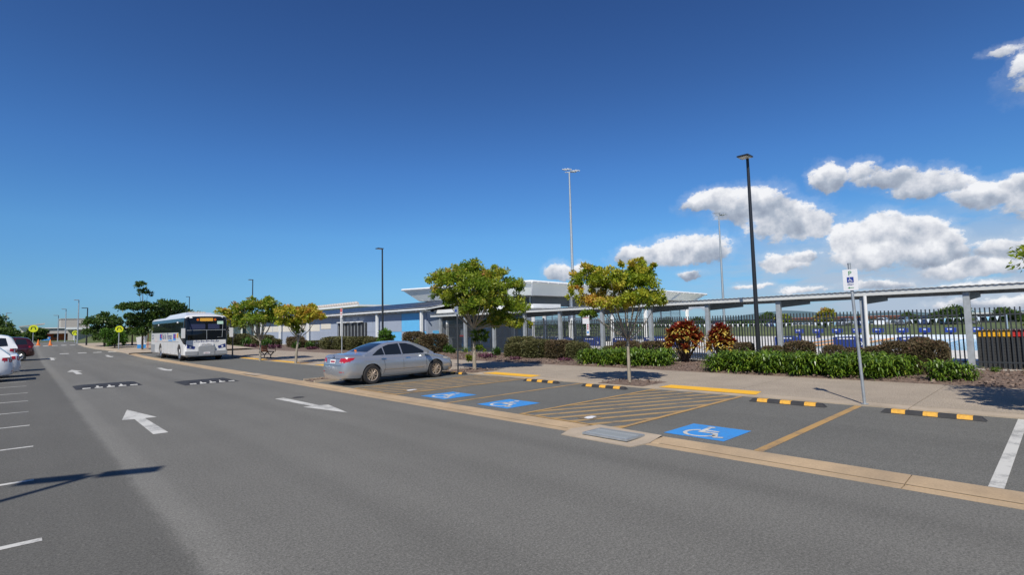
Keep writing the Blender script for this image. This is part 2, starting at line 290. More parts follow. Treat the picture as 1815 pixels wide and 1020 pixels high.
def water_mat():
    m, N, L, B = new_mat('pool_water'); g = N.new('ShaderNodeNewGeometry')
    n = N.new('ShaderNodeTexNoise'); n.inputs['Scale'].default_value = 2.5; n.inputs['Detail'].default_value = 3; L.new(g.outputs['Position'], n.inputs[0])
    n2 = N.new('ShaderNodeTexNoise'); n2.inputs['Scale'].default_value = .25; L.new(g.outputs['Position'], n2.inputs[0])
    mx = N.new('ShaderNodeMix'); mx.data_type = 'RGBA'; L.new(n2.outputs['Fac'], mx.inputs[0]); mx.inputs[6].default_value = (.05, .36, .46, 1); mx.inputs[7].default_value = (.12, .46, .80, 1)
    L.new(mx.outputs[2], B.inputs['Base Color']); B.inputs['Roughness'].default_value = .12; B.inputs['IOR'].default_value = 1.33
    bp = N.new('ShaderNodeBump'); bp.inputs['Strength'].default_value = .5; bp.inputs['Distance'].default_value = .05; L.new(n.outputs['Fac'], bp.inputs['Height']); L.new(bp.outputs[0], B.inputs['Normal'])
    return m
MT['water'] = water_mat()
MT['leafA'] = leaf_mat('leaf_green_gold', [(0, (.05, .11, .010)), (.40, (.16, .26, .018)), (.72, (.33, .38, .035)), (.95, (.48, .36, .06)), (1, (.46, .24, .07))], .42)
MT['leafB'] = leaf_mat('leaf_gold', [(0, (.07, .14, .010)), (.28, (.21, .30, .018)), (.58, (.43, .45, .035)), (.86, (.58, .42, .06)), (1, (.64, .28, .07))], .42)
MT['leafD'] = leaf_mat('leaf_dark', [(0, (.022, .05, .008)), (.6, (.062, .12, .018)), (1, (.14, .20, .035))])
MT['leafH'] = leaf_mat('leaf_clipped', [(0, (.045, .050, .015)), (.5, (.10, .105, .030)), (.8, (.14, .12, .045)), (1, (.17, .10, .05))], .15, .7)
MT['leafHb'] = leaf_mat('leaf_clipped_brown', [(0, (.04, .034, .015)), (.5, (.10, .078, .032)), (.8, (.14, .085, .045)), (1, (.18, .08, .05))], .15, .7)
MT['leafS'] = leaf_mat('leaf_strap', [(0, (.04, .10, .010)), (.6, (.15, .24, .020)), (.9, (.27, .34, .04)), (1, (.38, .34, .07))], .25, .35)
MT['leafC'] = leaf_mat('leaf_croton', [(0, (.08, .010, .012)), (.35, (.24, .02, .018)), (.55, (.34, .06, .02)), (.72, (.50, .34, .06)), (1, (.66, .56, .14))], .25, .35)
MT['leafP'] = leaf_mat('leaf_purple', [(0, (.045, .010, .025)), (1, (.16, .04, .08))], .2, .6)
MT['leafG'] = leaf_mat('leaf_bright', [(0, (.025, .07, .008)), (1, (.10, .22, .02))], .3, .5)

# ------------------------------------------------------------------ helpers
def smst(t): t = max(0.0, min(1.0, t)); return t*t*(3-2*t)
def tz(x, y): return smst((y-46)/50)*(1-smst((x-14)/12))
def tag(o, label=None, cat=None, group=None, kind=None):
    if label: o['label'] = label
    if cat: o['category'] = cat
    if group: o['group'] = group
    if kind: o['kind'] = kind
    return o
def thing(name, label, cat, loc=(0, 0, 0), rz=0.0, group=None):
    o = bpy.data.objects.new(name, None); C.objects.link(o); o.location = loc; o.rotation_euler = (0, 0, rz); o.empty_display_size = .2
    return tag(o, label, cat, group)
def setting(name): 
    o = bpy.data.objects.new(name, None); C.objects.link(o); o['kind'] = 'structure'; return o
def copy_tree(o, parent=None):
    c = o.copy(); C.objects.link(c); c.parent = parent
    for ch in o.children: copy_tree(ch, c)
    return c
def clone(root, loc, rz=None, label=None, scale=None):
    c = copy_tree(root); c.location = loc
    if rz is not None: c.rotation_euler = (0, 0, rz)
    if label: c['label'] = label
    if scale: c.scale = scale
    return c
def inst(name, me, parent, loc=(0, 0, 0), rz=0.0, kind=None):
    o = bpy.data.objects.new(name, me); C.objects.link(o); o.parent = parent; o.location = loc; o.rotation_euler = (0, 0, rz)
    if kind: o['kind'] = kind
    return o
class MB:
    def __init__(s): s.v = []; s.f = []
    def add(s, vs, fs):
        b = len(s.v); s.v += [tuple(map(float, p)) for p in vs]; s.f += [tuple(i+b for i in f) for f in fs]; return s
    def box(s, c, d, rz=0.0, top=1.0):
        cx, cy, cz = c; hx, hy, hz = d[0]/2, d[1]/2, d[2]/2; ca, sa = math.cos(rz), math.sin(rz); vs = []
        for z, k in ((-hz, 1.0), (hz, top)):
            for x, y in ((-hx, -hy), (hx, -hy), (hx, hy), (-hx, hy)):
                x *= k; y *= k; vs.append((cx+x*ca-y*sa, cy+x*sa+y*ca, cz+z))
        return s.add(vs, [(3, 2, 1, 0), (4, 5, 6, 7), (0, 1, 5, 4), (1, 2, 6, 5), (2, 3, 7, 6), (3, 0, 4, 7)])
    def tube(s, p0, p1, r0, r1=None, n=8, cap=True):
        return s.path([p0, p1], [r0, r0 if r1 is None else r1], n, cap)
    def path(s, pts, rs, n=8, cap=True):
        pts = [Vector(p) for p in pts]; rings = []
        for i, p in enumerate(pts):
            d = (pts[min(i+1, len(pts)-1)]-pts[max(i-1, 0)]).normalized()
            a = Vector((0, 0, 1)) if abs(d.z) < .9 else Vector((1, 0, 0)); u = d.cross(a).normalized(); w = d.cross(u)
            rings.append([p+(u*math.cos(t)+w*math.sin(t))*rs[i] for t in [2*math.pi*k/n for k in range(n)]])
        vs = [q for r in rings for q in r]; fs = []
        for i in range(len(pts)-1):
            for k in range(n): a = i*n+k; b = i*n+(k+1) % n; fs.append((a, b, b+n, a+n))
        if cap: fs.append(tuple(range(n-1, -1, -1))); fs.append(tuple(range((len(pts)-1)*n, len(pts)*n)))
        return s.add(vs, fs)
    def prism(s, poly, z0, z1):
        n = len(poly); vs = [(x, y, z0) for x, y in poly]+[(x, y, z1) for x, y in poly]
        ar = sum(poly[i][0]*poly[(i+1) % n][1]-poly[(i+1) % n][0]*poly[i][1] for i in range(n))
        fs = [tuple(range(n, 2*n)), tuple(range(n-1, -1, -1))]+[(i, (i+1) % n, n+(i+1) % n, n+i) for i in range(n)]
        if ar < 0: fs = [tuple(reversed(f)) for f in fs]
        return s.add(vs, fs)
    def xf(s, M):
        s.v = [tuple(M @ Vector(p)) for p in s.v]; return s
    def mesh(s, name, mat, smooth=False):
        me = bpy.data.meshes.new(name); me.from_pydata(s.v, [], s.f); me.materials.append(mat)
        if smooth: me.polygons.foreach_set('use_smooth', [True]*len(me.polygons))
        me.update(); return me
    def build(s, name, mat, parent=None, smooth=False, bevel=0.0, loc=(0, 0, 0), rz=0.0, kind=None):
        me = s.mesh(name, MT[mat] if isinstance(mat, str) else mat, smooth)
        o = bpy.data.objects.new(name, me); C.objects.link(o); o.parent = parent; o.location = loc; o.rotation_euler = (0, 0, rz)
        if smooth: 
            md = o.modifiers.new('es', 'EDGE_SPLIT'); md.split_angle = rad(40)
        if bevel:
            md = o.modifiers.new('bev', 'BEVEL'); md.width = bevel; md.segments = 2; md.limit_method = 'ANGLE'
        if kind: o['kind'] = kind
        return o
def sheet(name, x0, x1, y0, y1, z, mat, parent=None, step=2.0, terr=True):
    """flat sheet following the terrain; one quad where the ground is level"""
    ys = [y0]
    if terr and y1 > 44:
        y = max(y0, 44)
        if y > y0: ys.append(y)
        while y+step < min(y1, 98): y += step; ys.append(y)
    ys.append(y1); xs = [x0, x1] if not (terr and y1 > 44) else list(np.linspace(x0, x1, max(2, int((x1-x0)/3)+2)))
    v = [(x, y, z+(tz(x, y) if terr else 0)) for y in ys for x in xs]; n = len(xs)
    f = [(j*n+i, j*n+i+1, (j+1)*n+i+1, (j+1)*n+i) for j in range(len(ys)-1) for i in range(n-1)]
    return MB().add(v, f).build(name, mat, parent)
def quads_mesh(name, V, mat, tint):
    """V: (n,4,3) numpy quads with one tint per quad"""
    n = len(V); me = bpy.data.meshes.new(name); me.vertices.add(4*n); me.vertices.foreach_set('co', V.reshape(-1).astype(np.float32))
    me.loops.add(4*n); me.loops.foreach_set('vertex_index', np.arange(4*n, dtype=np.int32))
    me.polygons.add(n); me.polygons.foreach_set('loop_start', np.arange(0, 4*n, 4, dtype=np.int32)); me.polygons.foreach_set('loop_total', np.full(n, 4, dtype=np.int32))
    me.update(calc_edges=True); a = me.attributes.new('tint', 'FLOAT', 'POINT'); a.data.foreach_set('value', np.repeat(np.clip(tint, 0, 1), 4).astype(np.float32))
    me.materials.append(MT[mat]); return me
def unit(a): return a/np.maximum(np.linalg.norm(a, axis=1, keepdims=True), 1e-9)
def leaf_quads(P, A, rng, L, W, Wv=.3):
    """P base points, A leaf axis; makes one pointed leaf each"""
    n = len(P); s = L*(1+Wv*rng.uniform(-1, 1, (n, 1))); R = unit(np.cross(A, rng.normal(size=(n, 3)))); Nn = unit(np.cross(A, R))
    w = W*s/L; mid = P+A*s*.45
    return np.stack([P, mid-R*w*.5+Nn*s*.08, P+A*s-Nn*s*.12, mid+R*w*.5+Nn*s*.08], axis=1)
def crown_mesh(name, blobs, n, L, W, mat, seed, tintf=None, sub=.29, sx=(1, 0), k=30):
    """blobs: (x,y,z,rxy,rz,weight,tint shift) ellipsoids filled with small leaf clusters near their surface"""
    rng = np.random.default_rng(seed); Vs = []; Ts = []
    tot = sum(b[3]**2*b[5] for b in blobs)
    for (x, y, z, rx, rz, w, ts) in blobs:
        nb = int(n*rx*rx*w/tot); K = max(5, int(k*(rx/.6)**1.2))
        d = unit(rng.normal(size=(K, 3))); d[:, 2] = np.where(d[:, 2] < -.4, -d[:, 2]*.5, d[:, 2]); rr = rng.uniform(.55, 1.06, (K, 1))
        cc = np.array([x, y, z])+d*rr*np.array([rx, rx, rz])
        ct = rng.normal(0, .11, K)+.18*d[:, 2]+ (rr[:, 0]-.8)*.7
        idx = rng.integers(0, K, nb); cr = sub*rx*rng.uniform(.7, 1.3, (K, 1))
        o = unit(rng.normal(size=(nb, 3)))*rng.uniform(.2, 1, (nb, 1))**.6
        Pp = cc[idx]+o*cr[idx]*np.array([1, 1, .75])
        out = unit(Pp-np.array([x, y, z-.2*rz])); A = unit(out*.7+rng.normal(size=(nb, 3))*.6+np.array([0, 0, -.15]))
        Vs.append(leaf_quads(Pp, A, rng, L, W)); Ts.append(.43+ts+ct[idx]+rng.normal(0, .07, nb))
    return quads_mesh(name, np.concatenate(Vs), mat, np.concatenate(Ts))
RV = np.array([math.cos(CAM_YAW), -math.sin(CAM_YAW)]); FV = np.array([math.sin(CAM_YAW), math.cos(CAM_YAW)])
def make_tree(name, label, loc, blobs, n, L, W, mat, seed, trunk_r=.06, fork=1.5, bark='bark', group=None, lean=0.0, limbs=True, depthk=.5):
    """blobs: (across, height, half width, half height[, tint shift]); each crown lobe gets its own depth"""
    rng = random.Random(seed); t = thing(name, label, 'tree', loc, 0, group); full = []
    for i, b in enumerate(blobs):
        u, z, ru, rz = b[:4]; ts = b[4] if len(b) > 4 else 0.0
        dv = rng.uniform(-1, 1)*depthk*max(.3, ru); q = RV*u+FV*dv
        full.append((q[0], q[1], z, ru, rz, 1.0, ts))
    for i, b in enumerate(blobs):       # lobes on the far and near side so the crown is round in plan
        if b[2] < .35: continue
        u, z, ru, rz = b[:4]; sgn = 1 if i % 2 else -1; q = RV*u*.55+FV*sgn*(ru*1.15+.15)
        full.append((q[0], q[1], z-.08, ru*.85, rz*.9, .7, (b[4] if len(b) > 4 else 0)*.6))
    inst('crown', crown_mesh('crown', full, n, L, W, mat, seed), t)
    mb = MB(); top = (lean*RV[0], lean*RV[1], fork)
    mb.path([(0, 0, -.05), (lean*.35*RV[0], lean*.35*RV[1], fork*.5), top], [trunk_r*1.25, trunk_r, trunk_r*.8], 10)
    mb.build('trunk', bark, t, True)
    if limbs:
        lb = MB()
        for b in full:
            e = Vector((b[0], b[1], b[2]+b[4]*.2)); s0 = Vector(top)-Vector((0, 0, rng.uniform(0, .25)*fork*.5)); m = s0.lerp(e, .5)+Vector((0, 0, -.12*abs(e.z-s0.z)+rng.uniform(-.05, .05)))
            lb.path([s0, m, e], [trunk_r*.5, trunk_r*.3, trunk_r*.1], 6, False)
        lb.build('limb', bark, t, True)
    return t
def clip_mesh(seed, mat, n=9000, L=.062, W=.042, rough=.06):
    """unit clipped shrub: rounded box 1x1x1 standing on z=0, leaves on its skin"""
    rng = np.random.default_rng(seed); d = unit(rng.normal(size=(n, 3))); p = 6.0
    k = 1/np.power(np.power(np.abs(d), p).sum(1, keepdims=True), 1/p)
    Pp = d*k*.5*rng.uniform(.52, 1.0, (n, 1))**.6; Pp[:, 2] = Pp[:, 2]*1.0+.5
    lump = np.sin(Pp[:, 0:1]*9+seed)*np.cos(Pp[:, 1:2]*8+seed*2)*rough; Pp = Pp*(1+lump*np.array([1, 1, .4])); keep = Pp[:, 2] > .06
    Pp = Pp[keep]; d = d[keep]; n = len(Pp); A = unit(d+rng.normal(size=(n, 3))*.8+np.array([0, 0, .3]))
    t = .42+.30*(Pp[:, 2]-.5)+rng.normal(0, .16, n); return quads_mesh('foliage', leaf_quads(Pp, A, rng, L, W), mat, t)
def strap_mesh(seed, mat, n=70, L=.6, w=.05, droop=.9, seg=3, rise=.5, spread=.3, tipt=.35):
    rng = np.random.default_rng(seed); Q = []; T = []
    for i in range(n):
        a = rng.uniform(0, 2*math.pi); el = rng.uniform(.35, 1.45); l = L*rng.uniform(.6, 1.15); b = np.array([rng.uniform(-1, 1)*spread, rng.uniform(-1, 1)*spread, rng.uniform(0, rise)])
        h = np.array([math.cos(a), math.sin(a), 0]); s = np.array([-math.sin(a), math.cos(a), 0]); pts = []; p = b.copy(); e = el; tt = rng.normal(.4, .18)
        for k in range(seg+1):
            pts.append(p.copy()); p = p+(h*math.cos(e)+np.array([0, 0, math.sin(e)]))*l/seg; e -= droop*rng.uniform(.6, 1.3)
        ws = [w*.6, w, w*.8, w*.1] if seg == 3 else [w*.6, w, w*.1]
        for k in range(seg):
            Q.append([pts[k]-s*ws[k]/2, pts[k]+s*ws[k]/2, pts[k+1]+s*ws[k+1]/2, pts[k+1]-s*ws[k+1]/2]); T.append(tt+tipt*(k/seg-.4))
    return quads_mesh('foliage', np.array(Q), mat, np.array(T))
_fonts = {}
def text_mb(s, size, mat, depth=.002, align='CENTER', bold=False):
    cu = bpy.data.curves.new('text', 'FONT'); cu.body = s; cu.size = size; cu.align_x = align; cu.align_y = 'CENTER'; cu.extrude = depth/2; cu.resolution_u = 3
    if bold: cu.offset = size*.02
    o = bpy.data.objects.new('text', cu); C.objects.link(o); dg = bpy.context.evaluated_depsgraph_get(); me = bpy.data.meshes.new_from_object(o.evaluated_get(dg))
    bpy.data.objects.remove(o); bpy.data.curves.remove(cu); me.materials.clear(); me.materials.append(MT[mat]); return me
def put_text(name, s, size, mat, parent, origin, xdir, ydir, depth=.004, bold=False):
    me = text_mb(s, size, mat, depth, bold=bold); x = Vector(xdir).normalized(); y = Vector(ydir).normalized(); z = x.cross(y); o3 = Vector(origin)
    me.transform(Matrix(((x.x, y.x, z.x, o3.x), (x.y, y.y, z.y, o3.y), (x.z, y.z, z.z, o3.z), (0, 0, 0, 1)))); o = bpy.data.objects.new(name, me); C.objects.link(o); o.parent = parent; return o
def strokes(name, mat, parent, origin, xdir, ydir, items, w, seed):
    """a row of small letter-like strokes for print too small to read: items are (offset, height)"""
    rng = random.Random(seed); x = Vector(xdir); y = Vector(ydir); n = x.cross(y); o = Vector(origin); mb = MB()
    def rc(a, b, c, d): mb.add([tuple(o+x*p+y*q+n*.002) for p, q in ((a, c), (b, c), (b, d), (a, d))], [(0, 1, 2, 3)])
    for u, h in items:
        k = rng.randint(0, 3); rc(u, u+w*.24, 0, h)
        if k != 1: rc(u+w*.24, u+w*.8, 0, h*.2)
        if k != 2: rc(u+w*.24, u+w*.75, h*.8, h)
        if k in (0, 2): rc(u+w*.6, u+w*.8, h*.2, h*.6)
        if k in (1, 3): rc(u+w*.24, u+w*.7, h*.42, h*.58)
    return mb.build(name, mat, parent, kind='stuff')
ISA = {  # wheelchair symbol in a unit square, x right, y up
 'head': [(.40+.065*math.cos(t), .83+.065*math.sin(t)) for t in [k*math.pi/6 for k in range(12)]],
 'body': [(.36, .74), (.44, .74), (.455, .60), (.66, .60), (.66, .53), (.46, .53), (.465, .47), (.69, .47), (.80, .22), (.88, .25), (.90, .18), (.77, .13), (.74, .16), (.64, .39), (.385, .39)],
}
def isa_arc():
    o = []; i = []
    for k in range(13):
        t = rad(118+k*(350-118)/12); o.append((.47+.28*math.cos(t), .34+.28*math.sin(t))); i.append((.47+.215*math.cos(t), .34+.215*math.sin(t)))
    return o, i
def isa_mb(fn, z):
    """fn maps unit (u,v) to 3-D; z is ignored by it"""
    mb = MB()
    for k in ('head', 'body'):
        p = [fn(u, v) for u, v in ISA[k]]; mb.add(p, [tuple(range(len(p)))])
    o, i = isa_arc(); p = [fn(*q) for q in o]+[fn(*q) for q in i]; n = len(o); mb.add(p, [(a, a+1, n+a+1, n+a) for a in range(n-1)])
    return mb

# ------------------------------------------------------------------ ground, road, bays, path
def axis(*segs):
    o = []
    for a, b, n in segs: o += list(np.linspace(a, b, n, endpoint=False))
    return o+[segs[-1][1]]
def build_ground():
    xs = axis((-4000, -200, 4), (-200, -40, 4), (-40, 14, 12), (14, 26, 9), (26, 60, 4), (60, 300, 5), (300, 6000, 5)); ys = axis((-4000, -200, 4), (-200, 0, 4), (0, 46, 3), (46, 96, 40), (96, 300, 6), (300, 6000, 5))
    v = [(x, y, -.06+tz(x, y)) for y in ys for x in xs]; n = len(xs)
    f = [(j*n+i, j*n+i+1, (j+1)*n+i+1, (j+1)*n+i) for j in range(len(ys)-1) for i in range(n-1)]
    tag(MB().add(v, f).build('ground', 'grass'), kind='structure')
build_ground()
road = setting('road')
sheet('asphalt', -45, 6.83, -25, 110, 0.0, 'asphalt', road)
bays = setting('parking_bays')
sheet('asphalt', 7.40, 12.5, -25, 17.95, .020, 'bay', bays)
sheet('asphalt', 7.40, 10.95, 17.95, 56.5, .020, 'bay', bays)
# flush concrete edge strip, cast in lengths with open joints
kerb = setting('kerb_strip')
def kerb_piece(y0, y1):
    pr = [(6.83, -.03), (6.83, .004), (7.00, .001), (7.02, .009), (7.20, .018), (7.40, .026), (7.40, -.03)]
    n = len(pr); v = [(x, y0, z+tz(x, y0)) for x, z in pr]+[(x, y1, z+tz(x, y1)) for x, z in pr]
    f = [(i, (i+1) % n, n+(i+1) % n, n+i) for i in range(n)]+[tuple(range(n-1, -1, -1)), tuple(range(n, 2*n))]
    MB().add(v, f).build('kerb_slab', 'kerb', kerb)
y = -24.0
cuts = [-24, -19.2, -14.4, -9.6, -4.8, 1.32, 4.47]
for a, b in zip(cuts[:-1], cuts[1:]): kerb_piece(a+.006, b-.006)
cuts = [5.92, 9.6, 14.4, 19.2, 24, 28.8, 33.6, 38.4, 43.2, 48, 52.8, 56.5]
for a, b in zip(cuts[:-1], cuts[1:]): kerb_piece(a+.006, b-.006)
MB().box((7.115, -2, -.02), (.57, 44, .02)).build('kerb_bed', 'kerbdark', kerb)
MB().box((7.115, 31, -.02), (.57, 50, .02)).build('kerb_bed', 'kerbdark', kerb)
for yy in (-2.0, 30.6):   # thin darker line along the channel of the strip
    sheet('channel_line', 7.004, 7.018, yy-22 if yy < 0 else 6.1, yy+6.3 if yy < 0 else 56, .0100, 'kerbline', kerb, terr=False)

# markings
def poly_mark(name, pts, z, mat, parent):
    return MB().add([(x, y, z+tz(x, y)) for x, y in pts], [tuple(range(len(pts)))]).build(name, mat, parent)
def line_mark(name, x0, x1, yc, w, z, mat, parent): return poly_mark(name, [(x0, yc-w/2), (x1, yc-w/2), (x1, yc+w/2), (x0, yc+w/2)], z, mat, parent)
for k in range(-3, 14):
    line_mark('bay_line', -5.3, .18+random.Random(k).uniform(-.015, .015), 6.44+(k*2.76 if k < 0 else [0, 2.71, 5.49, 8.36, 11.06, 14.04, 16.96, 20.25, 23.0, 25.8, 28.6, 31.4, 34.2, 37.0][k]), .10, .004, 'white_paint', road)
def arrow_mark(x, y0, y1, hy, wh, dx=0.0, ws=.115, z=.004):
    s = 1 if y1 > y0 else -1; xe = x+dx
    pts = [(x-ws*s, y0), (x+ws*s, y0), (xe-dx*.3+ws*s*.8, hy), (xe-dx*.3+wh*s, hy-.05*s), (xe, y1), (xe-dx*.3-wh*s, hy+.10*s), (xe-dx*.3-ws*s*.8, hy)]
    poly_mark('painted_arrow', pts, z, 'white_paint', road)
arrow_mark(1.91, 11.50, 15.75, 13.85, .30)
arrow_mark(5.13, 14.74, 10.90, 12.55, .28, .12)
arrow_mark(2.05, 32.4, 36.9, 34.8, .30, -.05)
arrow_mark(5.38, 33.5, 30.2, 31.6, .28)
arrow_mark(1.75, 52.5, 56.5, 54.7, .30)
arrow_mark(5.3, 56.5, 52.6, 54.3, .28)
for x in (2.5, 3.75, 4.85, 5.95): poly_mark('crossing_dash', [(x, 61.6), (x+.62, 61.6), (x+.62, 62.6), (x, 62.6)], .004, 'white_paint', road)
for k in range(7): x = .2+k*.78; poly_mark('crossing_dash', [(x, 79.6), (x+.48, 79.6), (x+.48, 80.9), (x, 80.9)], .004, 'white_paint', road)
# bay dividers on the right
ZB = .024
line_mark('bay_line', 7.42, 12.46, .62, .125, ZB, 'white_paint', bays)
line_mark('bay_line', 7.42, 12.46, 3.02, .125, ZB, 'ochre_paint', bays)
for yc in (-1.8, -4.2, -6.6): line_mark('bay_line', 7.42, 12.46, yc, .125, ZB, 'white_paint', bays)
line_mark('bay_line', 7.42, 12.46, 10.22, .10, ZB, 'ochre_paint', bays)
def clip_rect(poly, x0, x1, y0, y1):
    def cl(P, f, g):
        o = []
        for i in range(len(P)):
            a, b = P[i], P[(i+1) % len(P)]; fa, fb = f(a), f(b)
            if fa >= 0: o.append(a)
            if fa*fb < 0: t = fa/(fa-fb); o.append((a[0]+(b[0]-a[0])*t, a[1]+(b[1]-a[1])*t))
        return o
    for f in (lambda p: p[0]-x0, lambda p: x1-p[0], lambda p: p[1]-y0, lambda p: y1-p[1]):
        poly = cl(poly, f, None)
        if len(poly) < 3: return []
    return poly
def hatch(y0, y1):
    for yc in (y0, y1): line_mark('hatch_border', 7.50, 12.44, yc, .10, ZB+.004, 'ochre_paint', bays)
    for xc in (7.46,): poly_mark('hatch_border', [(xc-.04, y0-.05), (xc+.04, y0-.05), (xc+.04, y1+.05), (xc-.04, y1+.05)], ZB+.004, 'ochre_paint', bays)
    a = rad(-24); d = Vector((math.cos(a), math.sin(a))); nn = Vector((-d.y, d.x)); k = 0
    s = -8
    while s < 8:
        c = Vector((10, (y0+y1)/2))+nn*s; q = [c-d*9-nn*.074, c+d*9-nn*.074, c+d*9+nn*.074, c-d*9+nn*.074]
        p = clip_rect([(v.x, v.y) for v in q], 7.52, 12.40, y0+.06, y1-.06)
        if len(p) >= 3: poly_mark('hatch_stripe', p, ZB, 'hatch_paint', bays)
        s += .43
hatch(5.38, 7.72); hatch(12.62, 15.02)
def disabled_mark(xc, yc, s=1.0):
    poly_mark('symbol_panel', [(xc-s/2, yc-s/2), (xc+s/2, yc-s/2), (xc+s/2, yc+s/2), (xc-s/2, yc+s/2)], ZB, 'blue_paint', bays)
    z = ZB+.004; isa_mb(lambda u, v: (xc-s/2+v*s*1.02, yc+s/2-u*s, z), z).build('wheelchair_symbol', 'white_paint', bays)
disabled_mark(8.17, 4.12); disabled_mark(8.25, 8.97, 1.04); disabled_mark(8.26, 11.30, 1.06)
# footpath slabs with joints
path = setting('footpath')
def slab(x0, x1, y0, y1, z, mat, name='slab', bev=.0): return MB().box(((x0+x1)/2, (y0+y1)/2, z-.06), (x1-x0, y1-y0, .12)).build(name, mat, path)
g = .007; PZ = .05
ys = [-24, -20.2, -16.4, -12.6, -8.8, -5.0, -1.3, 2.2, 5.9, 9.6, 13.3, 17.0, 20.7]
for a, b in zip(ys[:-1], ys[1:]):
    slab(12.95+g, 17.25, a+g, b-g, PZ, 'aggregate'); slab(12.50, 12.95, a+g, b-g, PZ-.004, 'pathedge', 'edge_slab')
ys = [20.7, 24.5, 28.3, 32.1, 35.9, 39.7, 43.5, 47.3, 51.1, 56.5]
for a, b in zip(ys[:-1], ys[1:]):
    slab(11.40+g, 17.25, a+g, b-g, PZ, 'aggregate'); slab(10.95, 11.40, a+g, b-g, PZ-.004, 'pathedge', 'edge_slab')
MB().add([(12.5, 17.95, -.01), (10.95, 17.95, -.01), (10.95, 20.7, -.01), (12.95, 20.7, -.01), (12.5, 17.95, PZ-.002), (10.95, 20.2, PZ-.002), (10.95, 20.7-g, PZ-.002), (12.5, 20.7-g, PZ-.002)], [(4, 5, 6, 7), (4, 0, 1, 5)]).build('corner_slab', 'pathedge', path)
MB().box((14.6, 16, -.03), (5.2, 80, .04)).build('path_bed', 'joint', path)
MB().box((11.6, 38.5, -.035), (1.2, 36, .04)).build('path_bed', 'joint', path)
for (y0, y1) in ((5.15, 7.75), (12.65, 15.25)): poly_mark('yellow_edge_mark', [(12.70, y0), (13.34, y0+.12), (13.38, y1), (12.72, y1)], PZ+.004, 'yellow_edge', path)
for (y0, y1) in ((22.6, 26.6), (28.2, 33.2), (34.6, 39.6)): poly_mark('yellow_edge_mark', [(10.98, y0), (11.38, y0+.05), (11.38, y1-.05), (10.98, y1)], PZ+.004, 'yellow_edge', path)
# verge beyond the bus bay, its kerb curving left to the crossing
def kx(y):
    pts = [(56.5, 6.85), (60, 6.8), (64, 6.3), (68.4, 5.55), (74, 5.0), (82, 4.9)]
    for (a, xa), (b, xb) in zip(pts[:-1], pts[1:]):
        if y <= b: return xa+(xb-xa)*(y-a)/(b-a)
    return 4.9
vy = list(np.linspace(56.5, 82, 18)); v = []; f = []
for y in vy:
    k = kx(y)
    for x, z in ((k, -.02), (k+.02, .09), (k+.4, .10), (k+2.5, .10), (17.3, .10)): v.append((x, y, z+tz(x, y)))
f = [(j*5+i, j*5+i+1, (j+1)*5+i+1, (j+1)*5+i) for j in range(len(vy)-1) for i in range(4)]
tag(MB().add(v, f).build('pavement', 'pathedge'), kind='structure')
def bank(name, x0, x1, y0, y1, h, mat='grass', seed=1):
    rng = random.Random(seed); xs = np.linspace(x0, x1, 22); yy = np.linspace(y0, y1, 14); v = []
    for j, y in enumerate(yy):
        for i, x in enumerate(xs):
            e = min(1, min(i, 21-i)/3)*min(1, min(j, 13-j)/3); v.append((x, y, tz(x, y)-.1+h*smst(e)+rng.uniform(-.06, .06)*e))
    f = [(j*22+i, j*22+i+1, (j+1)*22+i+1, (j+1)*22+i) for j in range(13) for i in range(21)]
    return tag(MB().add(v, f).build(name, mat, smooth=True), kind='structure')
bank('grass_bank', 4.9, 34, 82, 110, 1.1)
bank('grass_bank', 62, 150, -70, 120, .35, seed=3)

# garden beds
bed = setting('garden_bed')
def mulch(x0, x1, y0, y1, z, h=.06, nx=14, ny=40, seed=2, parent=bed, name='mulch_surface'):
    rng = random.Random(seed); v = []
    for j in range(ny+1):
        for i in range(nx+1):
            x = x0+(x1-x0)*i/nx; y = y0+(y1-y0)*j/ny; e = min(1, min(i, nx-i)/1.5)*min(1, min(j, ny-j)/1.5); v.append((x, y, z+(h+rng.uniform(-.02, .02))*e))
    f = [(j*(nx+1)+i, j*(nx+1)+i+1, (j+1)*(nx+1)+i+1, (j+1)*(nx+1)+i) for j in range(ny) for i in range(nx)]
    return MB().add(v, f).build(name, 'mulch', parent)
mulch(17.25, 22.35, -14, 34, .035, .07, 14, 90)
mulch(17.25, 24.6, 34, 80, .035, .08, 14, 60, 5)
mulch(7.45, 12.3, 18.02, 18.85, .03, .06, 12, 4, 6)
mulch(12.62, 13.95, 8.2, 9.75, PZ+.004, .03, 6, 6, 7); mulch(12.62, 14.1, 15.75, 17.6, PZ+.004, .03, 6, 6, 8); mulch(12.62, 14.1, -1.2, .35, PZ+.004, .03, 6, 6, 9)
for y in (29.0, 34.1, 41.0): mulch(10.98, 11.9, y-.55, y+.35, PZ+.006, .02, 4, 4, 10)
mulch(7.2, 10.5, 57.5, 63.5, .12, .06, 6, 8, 11)
isl = setting('island_kerb')
for (x0, x1, y0, y1) in ((7.42, 12.4, 17.93, 18.02), (7.42, 12.4, 18.85, 18.94), (12.31, 12.40, 18.02, 18.85)): MB().box(((x0+x1)/2, (y0+y1)/2, .03), (x1-x0, y1-y0, .12)).build('kerb_slab', 'pathedge', isl)
